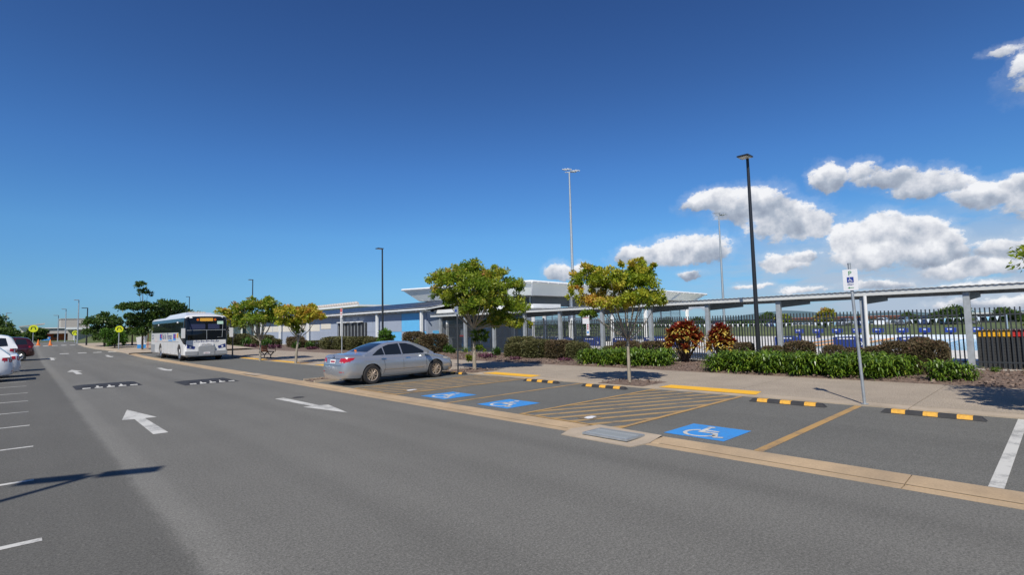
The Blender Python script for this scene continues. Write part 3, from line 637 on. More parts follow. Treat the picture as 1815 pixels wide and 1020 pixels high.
def chips(name, n, boxes, seed):
    rng = np.random.default_rng(seed); P = []
    ar = np.array([(b[1]-b[0])*(b[3]-b[2]) for b in boxes]); cnt = (n*ar/ar.sum()).astype(int)
    for b, c in zip(boxes, cnt): P.append(np.stack([rng.uniform(b[0], b[1], c), rng.uniform(b[2], b[3], c), np.full(c, b[4])+rng.uniform(0, .05, c)], 1))
    P = np.concatenate(P); A = unit(rng.normal(size=P.shape)*np.array([1, 1, .25])); V = leaf_quads(P, A, rng, .07, .035, .5)
    o = bpy.data.objects.new(name, quads_mesh(name, V, 'chip', rng.beta(2, 3, len(V)))); C.objects.link(o); return tag(o, 'loose brown and pale bark chips scattered over the garden beds', 'bark chips', kind='stuff')
chips('bark_chips', 16000, [(17.3, 22.3, -4, 20, .09), (17.3, 22.3, 20, 33, .10), (12.7, 13.9, 8.3, 9.7, PZ+.01), (12.7, 14.0, 15.8, 17.5, PZ+.01), (7.5, 12.2, 18.1, 18.8, .06)], 4)

# drain pit in the edge strip
t = thing('drain_pit', 'concrete drain pit with steel grate set in the edge strip', 'drain', (0, 0, 0))
ap = MB(); ap.add([(6.55, 4.50, .010), (6.92, 4.42, .012), (7.42, 4.50, .036), (7.50, 5.80, .036), (7.0, 6.02, .014), (6.55, 5.85, .010)], [(0, 1, 2, 3, 4, 5)])
ap.prism([(6.55, 4.50), (6.92, 4.42), (7.42, 4.50), (7.50, 5.80), (7.0, 6.02), (6.55, 5.85)], -.05, .008)
ap.build('apron', 'pathedge', t)
MB().box((6.98, 5.12, .032), (.46, .80, .012)).build('grate_recess', 'joint', t)
gb = MB().box((0, 0, 0), (.42, .026, .02)).mesh('grate_bar', MT['grate'])
for k in range(20): inst('grate_bar', gb, t, (6.98, 4.745+k*.0395, .046))
fr = MB()
for (cx, cy, sx, sy) in ((6.98, 4.705, .50, .03), (6.98, 5.535, .50, .03), (6.745, 5.12, .03, .80), (7.215, 5.12, .03, .80)): fr.box((cx, cy, .040), (sx, sy, .03))
fr.build('frame', 'galv', t)
for (x, y, s, lab) in ((7.98, 6.38, .16, 'small square pit lid with pale worn paint in the near hatched area'), (8.25, 13.1, .18, 'small pale pit lid in the hatched area beside the silver sedan')):
    t = thing('pit_lid', lab, 'pit lid', (x, y, ZB+.006)); MB().box((0, 0, 0), (s*2.2, s*2, .004)).build('surround', 'kerbdark', t)
    MB().prism([(-s*.9, -s*.4), (-s*.2, -s*.6), (s*.2, -s*.4), (s*.9, -s*.3), (s*.8, s*.35), (s*.1, s*.5), (-s*.7, s*.3)], .003, .008).build('lid', 'signwhite', t)
tag(MB().prism([(7.0, 22.9), (7.38, 22.75), (7.42, 24.0), (6.98, 24.5)], .031, .036).build('kerb_patch', 'pathedge'), 'pale concrete patch in the edge strip near the speed cushions', 'concrete patch')
t = thing('manhole_cover', 'small dark round service cover in the road beside the far turn arrow', 'manhole', (5.55, 14.5, .004)); MB().tube((0, 0, 0), (0, 0, .003), .13, .13, 20).build('lid', 'rubber', t); MB().tube((0, 0, 0), (0, 0, .002), .16, .16, 20).build('ring', 'joint', t)

# speed cushions
def cushion(cx, cy, w, l, lab):
    t = thing('speed_cushion', lab, 'speed cushion', (cx, cy, .002), 0, 'rubber speed cushions across the road')
    hx, hy = w/2, l/2; a = .28; h = .065
    v = [(-hx, -hy, 0), (hx, -hy, 0), (hx, hy, 0), (-hx, hy, 0), (-hx+.22, -hy+.55, h), (hx-.22, -hy+.55, h), (hx-.22, hy-.55, h), (-hx+.22, hy-.55, h)]
    MB().add(v, [(4, 5, 6, 7), (0, 1, 5, 4), (1, 2, 6, 5), (2, 3, 7, 6), (3, 0, 4, 7), (3, 2, 1, 0)]).build('cushion_body', 'rubber', t)
    def on(x, yy): k = min(1, max(0, yy/.55)); return (x, -hy+yy, k*h+.004)
    n = 5; pit = (w-.20)/n
    for k in range(n):
        x0 = -hx+.10+k*pit+.035; x1 = x0+pit-.07
        y0, y1 = .06, .22
        MB().add([on(x0+.03, y0), on(x1, y0), on(x1, y1), on(x0+.05, y1)], [(0, 1, 2, 3)]).build('white_bar', 'white_paint', t)
        if 0 < k < 4: MB().add([on(x0+.09, y1+.001), on(x1-.09, y1+.001), on(x1-.10, .46), on(x0+.10, .46)], [(0, 1, 2, 3)]).build('white_bar', 'white_paint', t)
    return t
cushion(2.30, 23.9, 1.85, 1.9, 'black rubber speed cushion with white T marks in the left lane')
cushion(5.08, 22.2, 1.75, 1.9, 'black rubber speed cushion with white T marks in the right lane')

# wheel stops
def wheel_stop():
    t = thing('wheel_stop', '', 'wheel stop', (0, 0, 0), 0, 'rubber wheel stops at the heads of the bays'); h = .072
    pr = [(-.095, 0), (-.055, h), (.055, h), (.095, 0)]; L = .75
    v = [(x, s*(L if z == 0 else L-.07), z) for s in (-1, 1) for x, z in pr]
    MB().add(v, [(0, 1, 2, 3), (7, 6, 5, 4), (0, 4, 5, 1), (1, 5, 6, 2), (2, 6, 7, 3), (3, 7, 4, 0)]).build('rubber_body', 'rubber', t, bevel=.008)
    for yc in (-.47, 0, .47):
        p = [(-.0895, .012), (-.0580, h-.004), (-.055, h+.0025), (.055, h+.0025)]
        v = [(x-.002, yc+s*.105, z) for s in (-1, 1) for x, z in p]; MB().add(v, [(0, 1, 5, 4), (1, 2, 6, 5), (2, 3, 7, 6)]).build('reflector_patch', 'rubber_y', t)
    return t
ws = wheel_stop()
stops = [(11.93, 1.78, 'black and yellow wheel stop right of the signpost, beside the white line'), (11.90, 4.20, 'black and yellow wheel stop at the head of the nearest wheelchair bay'),
         (11.95, 9.02, 'black and yellow wheel stop beside the foot of the small golden tree'), (11.98, 11.48, 'black and yellow wheel stop at the head of the farthest wheelchair bay'), (12.20, 16.35, 'black and yellow wheel stop in front of the silver sedan')]
for i, (x, y, lab) in enumerate(stops):
    o = ws if i == 0 else clone(ws, (x, y, .020)); o.location = (x, y, .020); o['label'] = lab; o.rotation_euler = (0, 0, rad([-1, 1.5, 1, -1, 2][i]))

# ------------------------------------------------------------------ pool enclosure
deck = setting('pool_deck')
for (x0, x1, y0, y1) in ((23.0, 35.5, -40, 34), (53.5, 60, -40, 34), (35.5, 53.5, 14.5, 34), (35.5, 53.5, -40, -14), (30, 62, 34, 60)):
    MB().box(((x0+x1)/2, (y0+y1)/2, -.07), (x1-x0, y1-y0, .14)).build('deck_slab', 'deck', deck)
pool = setting('swimming_pool')
MB().box((44.5, .25, -.9), (18.0, 28.5, .1)).build('pool_floor', 'signwhite', pool)
for (c, d) in (((35.55, .25, -.45), (.1, 28.5, .8)), ((53.45, .25, -.45), (.1, 28.5, .8)), ((44.5, 14.45, -.45), (17.8, .1, .8)), ((44.5, -13.95, -.45), (17.8, .1, .8))): MB().box(c, d).build('pool_wall', 'printblue', pool)
MB().add([(35.6, -13.9, -.05), (53.4, -13.9, -.05), (53.4, 14.4, -.05), (35.6, 14.4, -.05)], [(0, 1, 2, 3)]).build('water', 'water', pool)
MB().box((53.62, .25, .15), (.12, 28.5, .3)).build('pool_end_wall', 'signwhite', pool)
for i, (y, m, lab) in enumerate(((13.2, 'laneorange', 'orange lane rope nearest the pavilion end of the pool'), (11.6, 'laneorange', 'second orange lane rope from the pavilion end'), (10.0, 'laneorange', 'third orange lane rope from the pavilion end'),
                               (8.2, 'laneorange', 'last orange lane rope before the pale ropes'), (5.6, 'signwhite', 'pale lane rope beside the orange ropes'), (2.8, 'signwhite', 'pale lane rope in the middle of the open blue water'), (0.2, 'red', 'red lane rope in the open blue water at the right'))):
    rp = MB()
    for k in range(44): rp.tube((35.8+k*.4, y, -.02), (36.14+k*.4, y, -.02), .10 if m == 'laneorange' else .06, None, 6)
    tag(rp.build('lane_rope', m), lab, 'lane rope', 'lane ropes floating in the pool')
# starting block covers and blocks
def block_cover():
    t = thing('block_cover', '', 'cover', (0, 0, 0), 0, 'navy covers along the near pool edge')
    pr = [(-.8, 0), (-.8, .66), (.25, .70), (.62, .55), (.8, .25), (.8, 0)]; v = [(-.35, y, z) for y, z in pr]+[(.35, y, z) for y, z in pr]; n = len(pr)
    v = [(x, -y, z) for x, y, z in v]
    MB().add(v, [tuple(range(n)), tuple(range(2*n-1, n-1, -1))]+[(i, n+i, n+(i+1) % n, (i+1) % n) for i in range(n)]).build('cover_shell', 'navy', t, bevel=.03)
    for (y, w) in ((.45, .22), (.12, .3), (-.2, .2)): MB().box((-.355, y, .57), (.008, w, .07)).build('white_print', 'signwhite', t)
    MB().add([(-.356, -.62+.11*math.cos(a), .28+.11*math.sin(a)) for a in np.linspace(.6, 5.4, 12)]+[(-.356, -.62+.07*math.cos(a), .28+.07*math.sin(a)) for a in np.linspace(.6, 5.4, 12)], [(i, i+1, 13+i, 12+i) for i in range(11)]).build('emblem', 'signwhite', t)
    return t
bc = block_cover()
cov = [(37.2, 12.7, 'navy cover with white print just right of the third canopy column from the right'), (36.5, 9.05, 'navy cover with white print seen just left of the parking sign post'), (36.4, 5.85, 'navy cover with white print behind the strappy clump at the hedge'),
       (35.6, 21.8, 'navy cover behind the fence just left of the larger red and yellow shrub'), (34.2, 20.0, 'navy cover hidden behind the leaves of the larger red and yellow shrub'), (34.5, 24.0, 'navy cover behind the fence right of the small golden tree trunk'), (34.5, 26.9, 'navy cover behind the fence left of the small golden tree trunk'), (34.0, 29.6, 'navy cover next to the white notice board on the fence'), (34.2, 33.3, 'navy cover farthest along the fence near the louvred screen')]
for i, (x, y, lab) in enumerate(cov):
    o = bc if i == 0 else clone(bc, (x, y, 0)); o.location = (x, y, 0); o['label'] = lab
def start_block():
    t = thing('starting_block', '', 'starting block', (0, 0, 0), 0, 'blue starting blocks on the far pool end')
    MB().box((0, 0, .2), (.35, .25, .4), top=.8).build('pedestal', 'royal', t)
    MB().prism([(-.35, -.36), (.35, -.36), (.35, .36), (-.35, .36)], .42, .80).build('block_top', 'royal', t, bevel=.03)
    MB().box((-.355, 0, .68), (.01, .30, .09)).build('number_plate', 'signwhite', t); return t
sb = start_block()
ordn = ['first', 'second', 'third', 'fourth', 'fifth', 'sixth', 'seventh', 'eighth', 'ninth']
for i, y in enumerate((17.5, 15.9, 14.3, 12.8, 11.2, 9.5, 8.0, 6.4, 4.8)):
    o = sb if i == 0 else clone(sb, (54.2, y, .3)); o.location = (54.0, y, .05); o['label'] = 'blue starting block on the far pool end, %s from the left' % ordn[i]
# bunting
def bunting(name_lab, x, y0, y1, z, pitch, cols, grp='backstroke flags strung over the pool'):
    t = thing('flag_bunting', name_lab, 'bunting', (x, y0, 0), 0, grp); rp = MB(); L = y1-y0; sag = lambda s: -.22*4*s*(1-s)
    rp.path([(0, L*s, z+sag(s)) for s in np.linspace(0, 1, 25)], [.008]*25, 4); rp.build('rope', 'signwhite', t)
    for yy in (0, L): MB().tube((0, yy, 0), (0, yy, z+.1), .04, .04, 8).build('pole', 'alu', t)
    n = int(L/pitch); mm = {c: MB().add([(0, -.08, 0), (0, .08, 0), (.01, 0, -.27)], [(0, 1, 2)]).mesh('flag', MT[c]) for c in set(cols)}
    for k in range(1, n): s = k/n; inst('flag', mm[cols[k % len(cols)]], t, (0, L*s, z+sag(s)-.01))
bunting('white and pale blue flag bunting behind the right half of the fence', 44, 2.5, 30, 1.72, .42, ['signwhite', 'signwhite', 'paleblue', 'signwhite', 'signwhite'])
bunting('white flag bunting behind the small golden tree and the bleachers', 40.5, 31, 46, 1.55, .45, ['signwhite'])
# bleachers
def bleacher():
    t = thing('bleacher', '', 'bleacher', (0, 0, 0), 0, 'aluminium bleachers beside the pavilion')
    for k in range(4):
        MB().box((k*.6, 0, .42+k*.3), (.28, 4.2, .04)).build('seat_plank', 'alu', t); MB().box((k*.6-.28, 0, .18+k*.3), (.26, 4.2, .035)).build('foot_plank', 'alu', t)
    for y in (-1.9, -.65, .65, 1.9):
        m = MB()
        m.tube((-.3, y, .1), (1.9, y, 1.2), .03, None, 6); m.tube((1.9, y, 0), (1.9, y, 1.3), .03, None, 6); m.tube((0, y, 0), (0, y, .4), .03, None, 6); m.tube((.9, y, 0), (.9, y, .8), .03, None, 6); m.tube((-.3, y, .04), (1.9, y, .04), .03, None, 6)
        m.build('frame', 'alu', t)
    return t
bl = bleacher()
for i, (x, y, lab) in enumerate(((44, 31.5, 'aluminium bleacher nearest the red and yellow shrub'), (45, 37.2, 'aluminium bleacher directly behind the small golden tree'), (45, 43, 'aluminium bleacher farthest left behind the notice board'))):
    o = bl if i == 0 else clone(bl, (x, y, 0)); o.location = (x, y, 0); o['label'] = lab

# fence
fen = thing('picket_fence', 'tall dark grey steel picket fence running between the canopy columns', 'fence', (22.78, 0, 0))
pk = MB().box((0, 0, 1.06), (.036, .036, 1.98)).mesh('picket', MT['fence'])
post_y = [-3.75, -.8, 2.2, 5.1, 8.05, 11.1, 14.05, 17.0, 20.0, 22.9, 25.8, 28.85, 31.8]
y = -2.2; cnt = 0
while y < 31.7 and cnt < 296:
    if min(abs(y-p) for p in post_y) > .07: inst('picket', pk, fen, (0, y, 0)); cnt += 1
    y += .1175
for z in (.28, 1.82):
    for a, b in zip(post_y[:-1], post_y[1:]): MB().box((0.0, (a+b)/2, z), (.045, b-a-.10, .045)).build('rail', 'fence', fen)
for p in post_y: MB().box((.0, p, 1.0), (.06, .06, 1.96)).build('post', 'fence', fen)
pf2 = MB()
for k in range(60): pf2.box((0, -9.3+k*.1175, 1.06), (.036, .036, 1.98))
pf2.build('picket_row', 'fence', fen, kind='stuff')
MB().box((0, 13.8, .02), (.36, 48, .10)).build('plinth', 'plinth', fen)
# walkway canopy
can = thing('walkway_canopy', 'long pale cantilevered shade canopy on square galvanised columns along the fence', 'canopy', (22.6, 0, 0))
Y0, Y1 = -9.0, 32.8; n = int((Y1-Y0)/.19)*4; v = []; f = []
for i in range(n+1):
    yy = Y0+(Y1-Y0)*i/n; a = .010*math.sin(i*math.pi/2+.7)
    v += [(-.28, yy, 2.785+a), (4.0, yy, 2.72+a), (-.28, yy, 2.778+a), (4.0, yy, 2.713+a)]
for i in range(n): k = i*4; f += [(k, k+1, k+5, k+4), (k+2, k+6, k+7, k+3), (k, k+4, k+6, k+2)]
MB().add(v, f).build('roof_sheet', 'colorbond', can)
MB().box((-.20, (Y0+Y1)/2, 2.68), (.06, Y1-Y0, .15)).build('front_purlin', 'colorbond', can)
for x in (.9, 2.4, 3.85): MB().box((x, (Y0+Y1)/2, 2.70-x*.016), (.05, Y1-Y0, .07)).build('purlin', 'galv2', can)
for p in [-6.7]+post_y:
    MB().box((0, p, 1.30), (.20, .17, 2.60)).build('column', 'galv2', can, bevel=.008)
    v = [(-.1, p-.05, 2.60), (-.1, p-.05, 2.63), (3.75, p-.05, 2.63), (3.75, p-.05, 2.49), (.10, p-.05, 2.30)]
    v = v+[(a, b+.10, c) for a, b, c in v]; MB().add(v, [(0, 1, 2, 3, 4), (9, 8, 7, 6, 5)]+[(i, 5+i, 5+(i+1) % 5, (i+1) % 5) for i in range(5)]).build('beam', 'beam', can)
    MB().box((.13, p, 2.1), (.05, .05, .30)).build('bracket', 'beam', can)
MB().tube((-.22, 4.98, .05), (-.22, 4.98, 2.60), .055, .055, 10).build('downpipe', 'white', can)
# notice on the fence
t = thing('fence_notice', 'white notice board and narrow banner with red and blue print fixed to the fence', 'notice', (22.55, 17.95, 0))
MB().box((0, .12, 2.08), (.03, .46, .50)).build('board', 'signwhite', t); MB().box((-.017, .12, 2.16), (.005, .40, .025)).build('red_stripe', 'red', t); MB().box((-.017, .12, 2.21), (.005, .3, .02)).build('blue_stripe', 'navy', t)
MB().box((0, 0, 1.52), (.02, .20, .66)).build('banner', 'signwhite', t)
for k, z in enumerate((1.76, 1.66, 1.56)): MB().box((-.012, 0, z), (.005, .10, .05)).build('red_print', 'red', t)
MB().box((-.012, .0, 1.36), (.005, .13, .10)).build('blue_print', 'printblue', t)
# stacked plastic panels behind the fence
t = thing('storage_rack', 'rack of black perforated plastic panels with yellow and red tops behind the fence', 'storage rack', (23.25, .35, 0))
w0 = 1.75; MB().box((.35, 0, .585), (.6, 3.3, 1.13)).build('core', 'black', t)
for i in range(12):
    yy = w0-.135-i*.28; MB().box((.0, yy, .56), (.05, .262, 1.06)).build('panel', 'greypl', t)
    holes = MB()
    for r in range(11):
        for c in (-.085, -.03, .03, .085): holes.box((-.027, yy+c, .14+r*.095), (.006, .035, .04))
    holes.build('hole', 'dark', t, kind='stuff')
    MB().box((.0, yy, 1.20), (.11, .262, .21)).build('cap', 'yellow' if i < 3 else 'red', t)
MB().box((.34, -.1, 1.315), (.62, 3.4, .03)).build('timber_top', 'beige', t)

# ------------------------------------------------------------------ buildings
def rect_yz(mb, x, y0, y1, z0, z1, t=.04): mb.box((x, (y0+y1)/2, (z0+z1)/2), (t, y1-y0, z1-z0)); return mb
def wing():
    t = thing('pool_building', 'long low blue grey building with a navy solar roof and white posts', 'building', (0, 0, 0))
    MB().box((28.3, 59, 1.6), (5.6, 42.0, 3.2)).build('wall', 'wallgrey', t)
    X = 25.49
    cols = [(38.0, 39.0), (39.05, 42.0), (42.05, 44.8), (44.85, 47.4), (47.45, 50.4), (50.45, 53.6), (56.9, 60.1), (60.15, 64.3), (64.35, 68.5), (68.55, 72.2), (72.25, 76), (76.05, 80)]
    pal = {0: ('wallblue', 'wallgrey'), 1: ('wallgrey', 'wallblue'), 2: ('wallblue', 'wallgrey'), 3: ('wallgrey', 'wallgrey')}
    for i, (a, b) in enumerate(cols):
        lo, hi = pal.get(i, ('wallgrey', 'wallgrey'))
        rect_yz(MB(), X, a+.01, b-.01, .12, 1.50).build('wall_panel', lo, t)
        if i < 6: rect_yz(MB(), X, a+.01, b-.01, 1.52, 3.15).build('wall_panel', hi, t)
        else: rect_yz(MB(), X, a+.01, b-.01, 2.62, 3.15).build('wall_panel', 'wallgrey', t)
        if i == 6 or i >= 7:
            if i == 6: sh = rect_yz(MB(), X, a+.3, b-.3, 1.95, 2.58)
            else: sh = rect_yz(MB(), X, a+.1, b-.1, 1.72, 2.50)
            o = sh.build('shutter', 'cream', t)
            rect_yz(MB(), X, a+.01, b-.01, 1.50, 1.70).build('wall_panel', 'wallgrey', t)
    # dark louvred opening with white brackets over it
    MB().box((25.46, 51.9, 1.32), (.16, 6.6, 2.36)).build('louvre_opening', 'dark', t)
    for k in range(9): MB().box((25.36, 48.9+k*.75, 1.3), (.05, .07, 2.3)).build('mullion', 'galv2', t)
    for y in (49.8, 51.3, 52.9, 54.4): MB().box((25.28, y, 2.60), (.35, .9, .10)).build('awning_bracket', 'white', t)
    # roof, gutter, rafters
    v = [(24.9, 37.4, 3.42), (24.9, 80.4, 3.42), (32.0, 80.4, 4.62), (32.0, 37.4, 4.62), (24.9, 37.4, 3.32), (24.9, 80.4, 3.32), (32.0, 80.4, 4.50), (32.0, 37.4, 4.50)]
    MB().add(v, [(0, 3, 2, 1), (4, 5, 6, 7), (0, 1, 5, 4), (1, 2, 6, 5), (2, 3, 7, 6), (3, 0, 4, 7)]).build('roof', 'colorbond', t)
    v = [(32.0, 37.4, 4.62), (32.0, 80.4, 4.62), (39.0, 80.4, 3.4), (39.0, 37.4, 3.4), (32.0, 37.4, 3.0), (32, 80.4, 3.0), (39, 80.4, 3.0), (39, 37.4, 3.0)]
    MB().add(v, [(0, 3, 2, 1), (4, 5, 6, 7), (0, 1, 5, 4), (1, 2, 6, 5), (2, 3, 7, 6), (3, 0, 4, 7)]).build('rear_roof', 'colorbond', t)
    MB().tube((24.88, 37.2, 3.40), (24.88, 80.6, 3.40), .075, .075, 8).build('gutter', 'white', t)
    ra = MB().box((0, 0, 0), (.9, .06, .12)).mesh('rafter', MT['white'])
    for k in range(42): inst('rafter', ra, t, (25.42, 37.9+k*1.0, 3.27))
    for y in (38.15, 45.9, 53.6, 62.8, 72.2, 79.6): MB().box((25.10, y, 1.65), (.20, .20, 3.3)).build('post', 'white', t)
    sl = math.atan2(1.2, 7.1); pm = MB().box((0, 0, 0), (1.70, .92, .035)).mesh('solar_panel', MT['solar'])
    fr = MB().box((0, 0, 0), (1.76, 1.02, .028)).mesh('panel_frame', MT['alu'])
    for j in range(3):
        for k in range(40):
            x = 26.35+j*1.82; z = 3.42+(x-24.9)*1.2/7.1+.10
            o = inst('solar_panel', pm, t, (x, 38.3+k*1.06, z)); o.rotation_euler = (0, -sl, 0); o2 = inst('panel_frame', fr, o, (0, 0, -.006))
    MB().box((28.35, 37.93, 1.6), (5.6, .05, 3.1)).build('end_wall', 'wallgrey', t); MB().box((26.55, 37.89, .85), (.9, .03, 1.4)).build('wall_panel', 'wallblue', t)
    MB().box((25.3, 59, .05), (.5, 42, .12)).build('plinth', 'plinth', t)
    return t
wing()
def entry():
    t = thing('entry_building', 'shaded pool entrance block with a white roof edge behind the large street tree', 'building', (0, 0, 0))
    MB().box((27.75, 31.9, 3.19), (2.9, 12.3, .30)).build('roof', 'white', t)
    MB().box((31.8, 36.4, 3.19), (5.1, 3.3, .28)).build('roof', 'white', t)
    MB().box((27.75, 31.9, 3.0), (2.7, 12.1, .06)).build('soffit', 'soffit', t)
    MB().box((28.6, 31.35, 1.48), (.8, 5.3, 2.96)).build('wall', 'wallgrey', t)
    MB().box((28.55, 28.66, 1.48), (.9, .06, 2.96)).build('corner_trim', 'white', t)
    for (a, b, m) in ((28.75, 29.4, 'wallblue'), (29.43, 31.2, 'wallgrey'), (31.23, 32.5, 'wallgrey'), (32.53, 33.55, 'wallblue')): rect_yz(MB(), 28.17, a, b, .10, 2.97).build('wall_panel', m, t)
    MB().box((31.6, 36, 1.5), (3.2, 3.8, 3.0)).build('recess_wall', 'dark', t)  # near-black colour paints in the shade of the recessed entrance
    for (x, y) in ((27.0, 25.4), (27.0, 28.65), (27.0, 37.0)): MB().box((x, y, 1.5), (.16, .16, 3.0)).build('post', 'white', t)
    for (z) in (.5, .98): MB().tube((25.2, 26, z), (25.2, 34, z), .025, None, 6).build('handrail', 'galv', t)
    for k in range(6): MB().tube((25.2, 26+k*1.6, 0), (25.2, 26+k*1.6, 1.0), .022, None, 6).build('handrail_post', 'galv', t)
    MB().box((27.6, 35.4, 1.35), (.25, .8, .7)).build('wall_unit', 'galv', t, bevel=.03)
    MB().box((27.45, 35.4, 1.05), (.05, .9, .12)).build('red_strip', 'red', t)
    MB().box((27.3, 30.9, 1.05), (.05, .5, .05)).build('grab_rail', 'alu', t)
entry()
t = thing('drink_fountain', 'pale blue water cooler standing against the entrance fence', 'water cooler', (24.2, 30.8, 0)); MB().box((0, 0, .5), (.4, .6, 1.0)).build('cabinet', 'printblue', t, bevel=.03); MB().box((-.05, 0, 1.05), (.3, .45, .08)).build('basin', 'alu', t); MB().tube((0, .1, 1.05), (0, .1, 1.25), .03, None, 8).build('spout', 'signwhite', t)
def pavilion():
    t = thing('pool_pavilion', 'tall open pool pavilion with a flared pale roof and louvred screens', 'building', (0, 0, 0))
    U = [(30, 29.5, 5.36), (60, 29.5, 5.02), (60, 49.3, 5.6), (30, 49.3, 5.95)]; Lw = [(30.5, 30.1, 4.30), (58.3, 30.1, 4.25), (58.3, 46.6, 4.25), (30.7, 47.0, 4.62)]
    for i in range(4): j = (i+1) % 4; MB().add([U[i], U[j], Lw[j], Lw[i]], [(0, 1, 2, 3)]).build('fascia', 'fascia', t)
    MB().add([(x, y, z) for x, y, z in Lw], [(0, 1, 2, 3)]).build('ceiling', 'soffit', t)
    MB().add([(x, y, z+.02) for x, y, z in U], [(0, 1, 2, 3)]).build('roof', 'colorbond', t)
    for i in range(4):
        j = (i+1) % 4; a, b = Vector(U[i]), Vector(U[j]); MB().tube(a+Vector((0, 0, .02)), b+Vector((0, 0, .02)), .13, .13, 6).build('gutter', 'white', t)
    for k in range(24):
        a = Vector(U[0]).lerp(Vector(U[1]), (k+.5)/24); MB().box((a.x, a.y-.09, a.z-.02), (.05, .10, .12)).build('gutter_bracket', 'white', t)
    for s in (.0, .80, .985): a = Vector(U[0]).lerp(Vector(U[1]), s); b = Vector(Lw[0]).lerp(Vector(Lw[1]), s); MB().tube(a+Vector((0, -.06, 0)), b+Vector((0, -.08, 0)), .07, None, 6).build('downpipe', 'white', t)
    for k in range(7):
        o = MB().box((0, 0, 0), (1.0, 1.7, .04)).build('solar_panel', 'solar', t, loc=(31.4+k*1.05, 30.9, 5.56-k*.012)); o.rotation_euler = (rad(7), 0, 0)
    for (x, y) in ((31.7, 31.2), (36.5, 31.0), (42.5, 30.8), (48.1, 30.5), (56.6, 30.3), (31.7, 38), (31.7, 45), (56.6, 45), (48, 45)): MB().box((x, y, 2.15), (.28, .28, 4.3)).build('column', 'white', t)
    MB().box((44.5, 31.1, 3.85), (26, .12, .85)).build('beam', 'beam', t); MB().box((31.9, 38.3, 3.75), (.12, 14, 1.0)).build('beam', 'beam', t)
    for (a, b) in ((31.9, 36.4), (36.6, 42.4), (42.6, 48.0), (48.2, 52.2), (52.3, 56.5)):
        m = MB()
        for k in range(9): m.box(((a+b)/2, 31.1, 2.12+k*.15), (b-a, .05, .07))
        for x in (a+.04, (a+b)/2, b-.04): m.box((x, 31.15, 2.72), (.06, .06, 1.35))
        m.build('louvre_screen', 'galv2', t)
    m = MB()
    for k in range(9): m.box((31.9, 38.2, 2.12+k*.15), (.05, 13.5, .07))
    m.build('louvre_screen', 'beam', t)
    for k in range(7): m = MB(); m.box((33+k*3.5, 44, 1.5), (.1, .1, 3.0)); m.build('inner_post', 'beam', t)
pavilion()
t = thing('community_building', 'long cream and grey building with a corrugated roof seen above the bus bay trees', 'building', (0, 0, 0))
MB().box((54, 122, 3.0), (14, 60, 6.2)).build('wall', 'cream', t); MB().box((53.5, 121, 6.25), (17, 63, .35)).build('roof', 'white', t)
m = MB()
for k in range(52): m.tube((46.8, 93+k*1.15, 6.75), (46.9, 93.95+k*1.15, 6.95), .30, .34, 6)
m.build('vent_ridge', 'beige', t)
for k in range(9): rect_yz(MB(), 46.95, 94+k*6.4, 98+k*6.4, 4.4, 5.6).build('window', 'printblue' if k % 3 else 'glass', t)
t = thing('cream_building', 'cream walled low building with a dark doorway between the bus and the trees', 'building', (0, 0, 0))
MB().box((29.5, 98, 1.6), (6.5, 34, 3.2)).build('wall', 'cream', t); MB().box((29, 98, 3.35), (9, 36, .25)).build('roof', 'white', t)
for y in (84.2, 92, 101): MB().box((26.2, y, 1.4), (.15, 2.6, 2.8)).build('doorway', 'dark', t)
for y in (82, 88.5, 95, 104): MB().box((25.0, y, 1.65), (.2, .2, 3.3)).build('post', 'white', t)
# school buildings far up the road
t = thing('school_hall', 'far white roofed school building with an orange brick front beyond the crossing', 'building', (0, 150, 1.0))
MB().box((6.0, 5, .70), (5.2, 4, 1.5)).build('wall', 'orangewall', t); MB().box((1.4, 6, 1.45), (3.6, 4, 2.9)).build('side_wall', 'cream', t)
MB().box((6.5, 2, 1.75), (6.2, 1.6, .60)).build('awning', 'beige', t); MB().box((5.6, 4, 2.32), (6.2, 5, .50)).build('fascia_band', 'soffit', t); MB().box((5.7, 4, 2.68), (6.9, 6, .20)).build('roof', 'white', t)
v = [(-.6, 3, 2.95), (3.5, 3, 3.55), (3.5, 9, 3.55), (-.6, 9, 2.95), (-.6, 3, 3.15), (3.5, 3, 3.80), (3.5, 9, 3.80), (-.6, 9, 3.15)]
MB().add(v, [(3, 2, 1, 0), (4, 5, 6, 7), (0, 1, 5, 4), (1, 2, 6, 5), (2, 3, 7, 6), (3, 0, 4, 7)]).build('upper_roof', 'beige', t)
for k in range(4): MB().box((6.9+k*.45, 1.45, 2.32), (.26, .1, .14)).build('window', 'signwhite', t)
for x in (5.4, 7.6): MB().box((x, 2.97, .95), (.8, .08, .7)).build('doorway', 'dark', t)
MB().tube((4.2, 2.9, .95), (4.2, 2.8, .95), .40, None, 16).build('round_panel', 'red', t)
t = thing('beige_hall', 'tall plain beige box shaped hall behind the school roofs', 'building', (0, 165, 1.0)); MB().box((9.4, 6, 2.4), (5.4, 9, 5.2)).build('wall', 'beige', t); MB().box((9.4, 6, 5.05), (5.6, 9.2, .15)).build('roof', 'beige', t)
t = thing('covered_way', 'low white covered walkway behind the grass bank', 'building', (0, 128, 1)); MB().box((14, 0, 2.2), (16, 3, .3)).build('roof', 'white', t); MB().box((14, 1, 1.0), (15.5, .2, 2.0)).build('wall', 'beige', t)
for k in range(6): MB().box((7+k*2.8, -1.2, 1.0), (.12, .12, 2.0)).build('post', 'white', t)
t = thing('far_shed', 'long red roofed shed far beyond the pool', 'building', (150, 38, 0)); MB().box((0, 0, .8), (8, 22, 1.6)).build('wall', 'beige', t); MB().prism([(-5, -12), (5, -12), (5, 12), (-5, 12)], 1.6, 2.1).build('roof', 'orangewall', t)
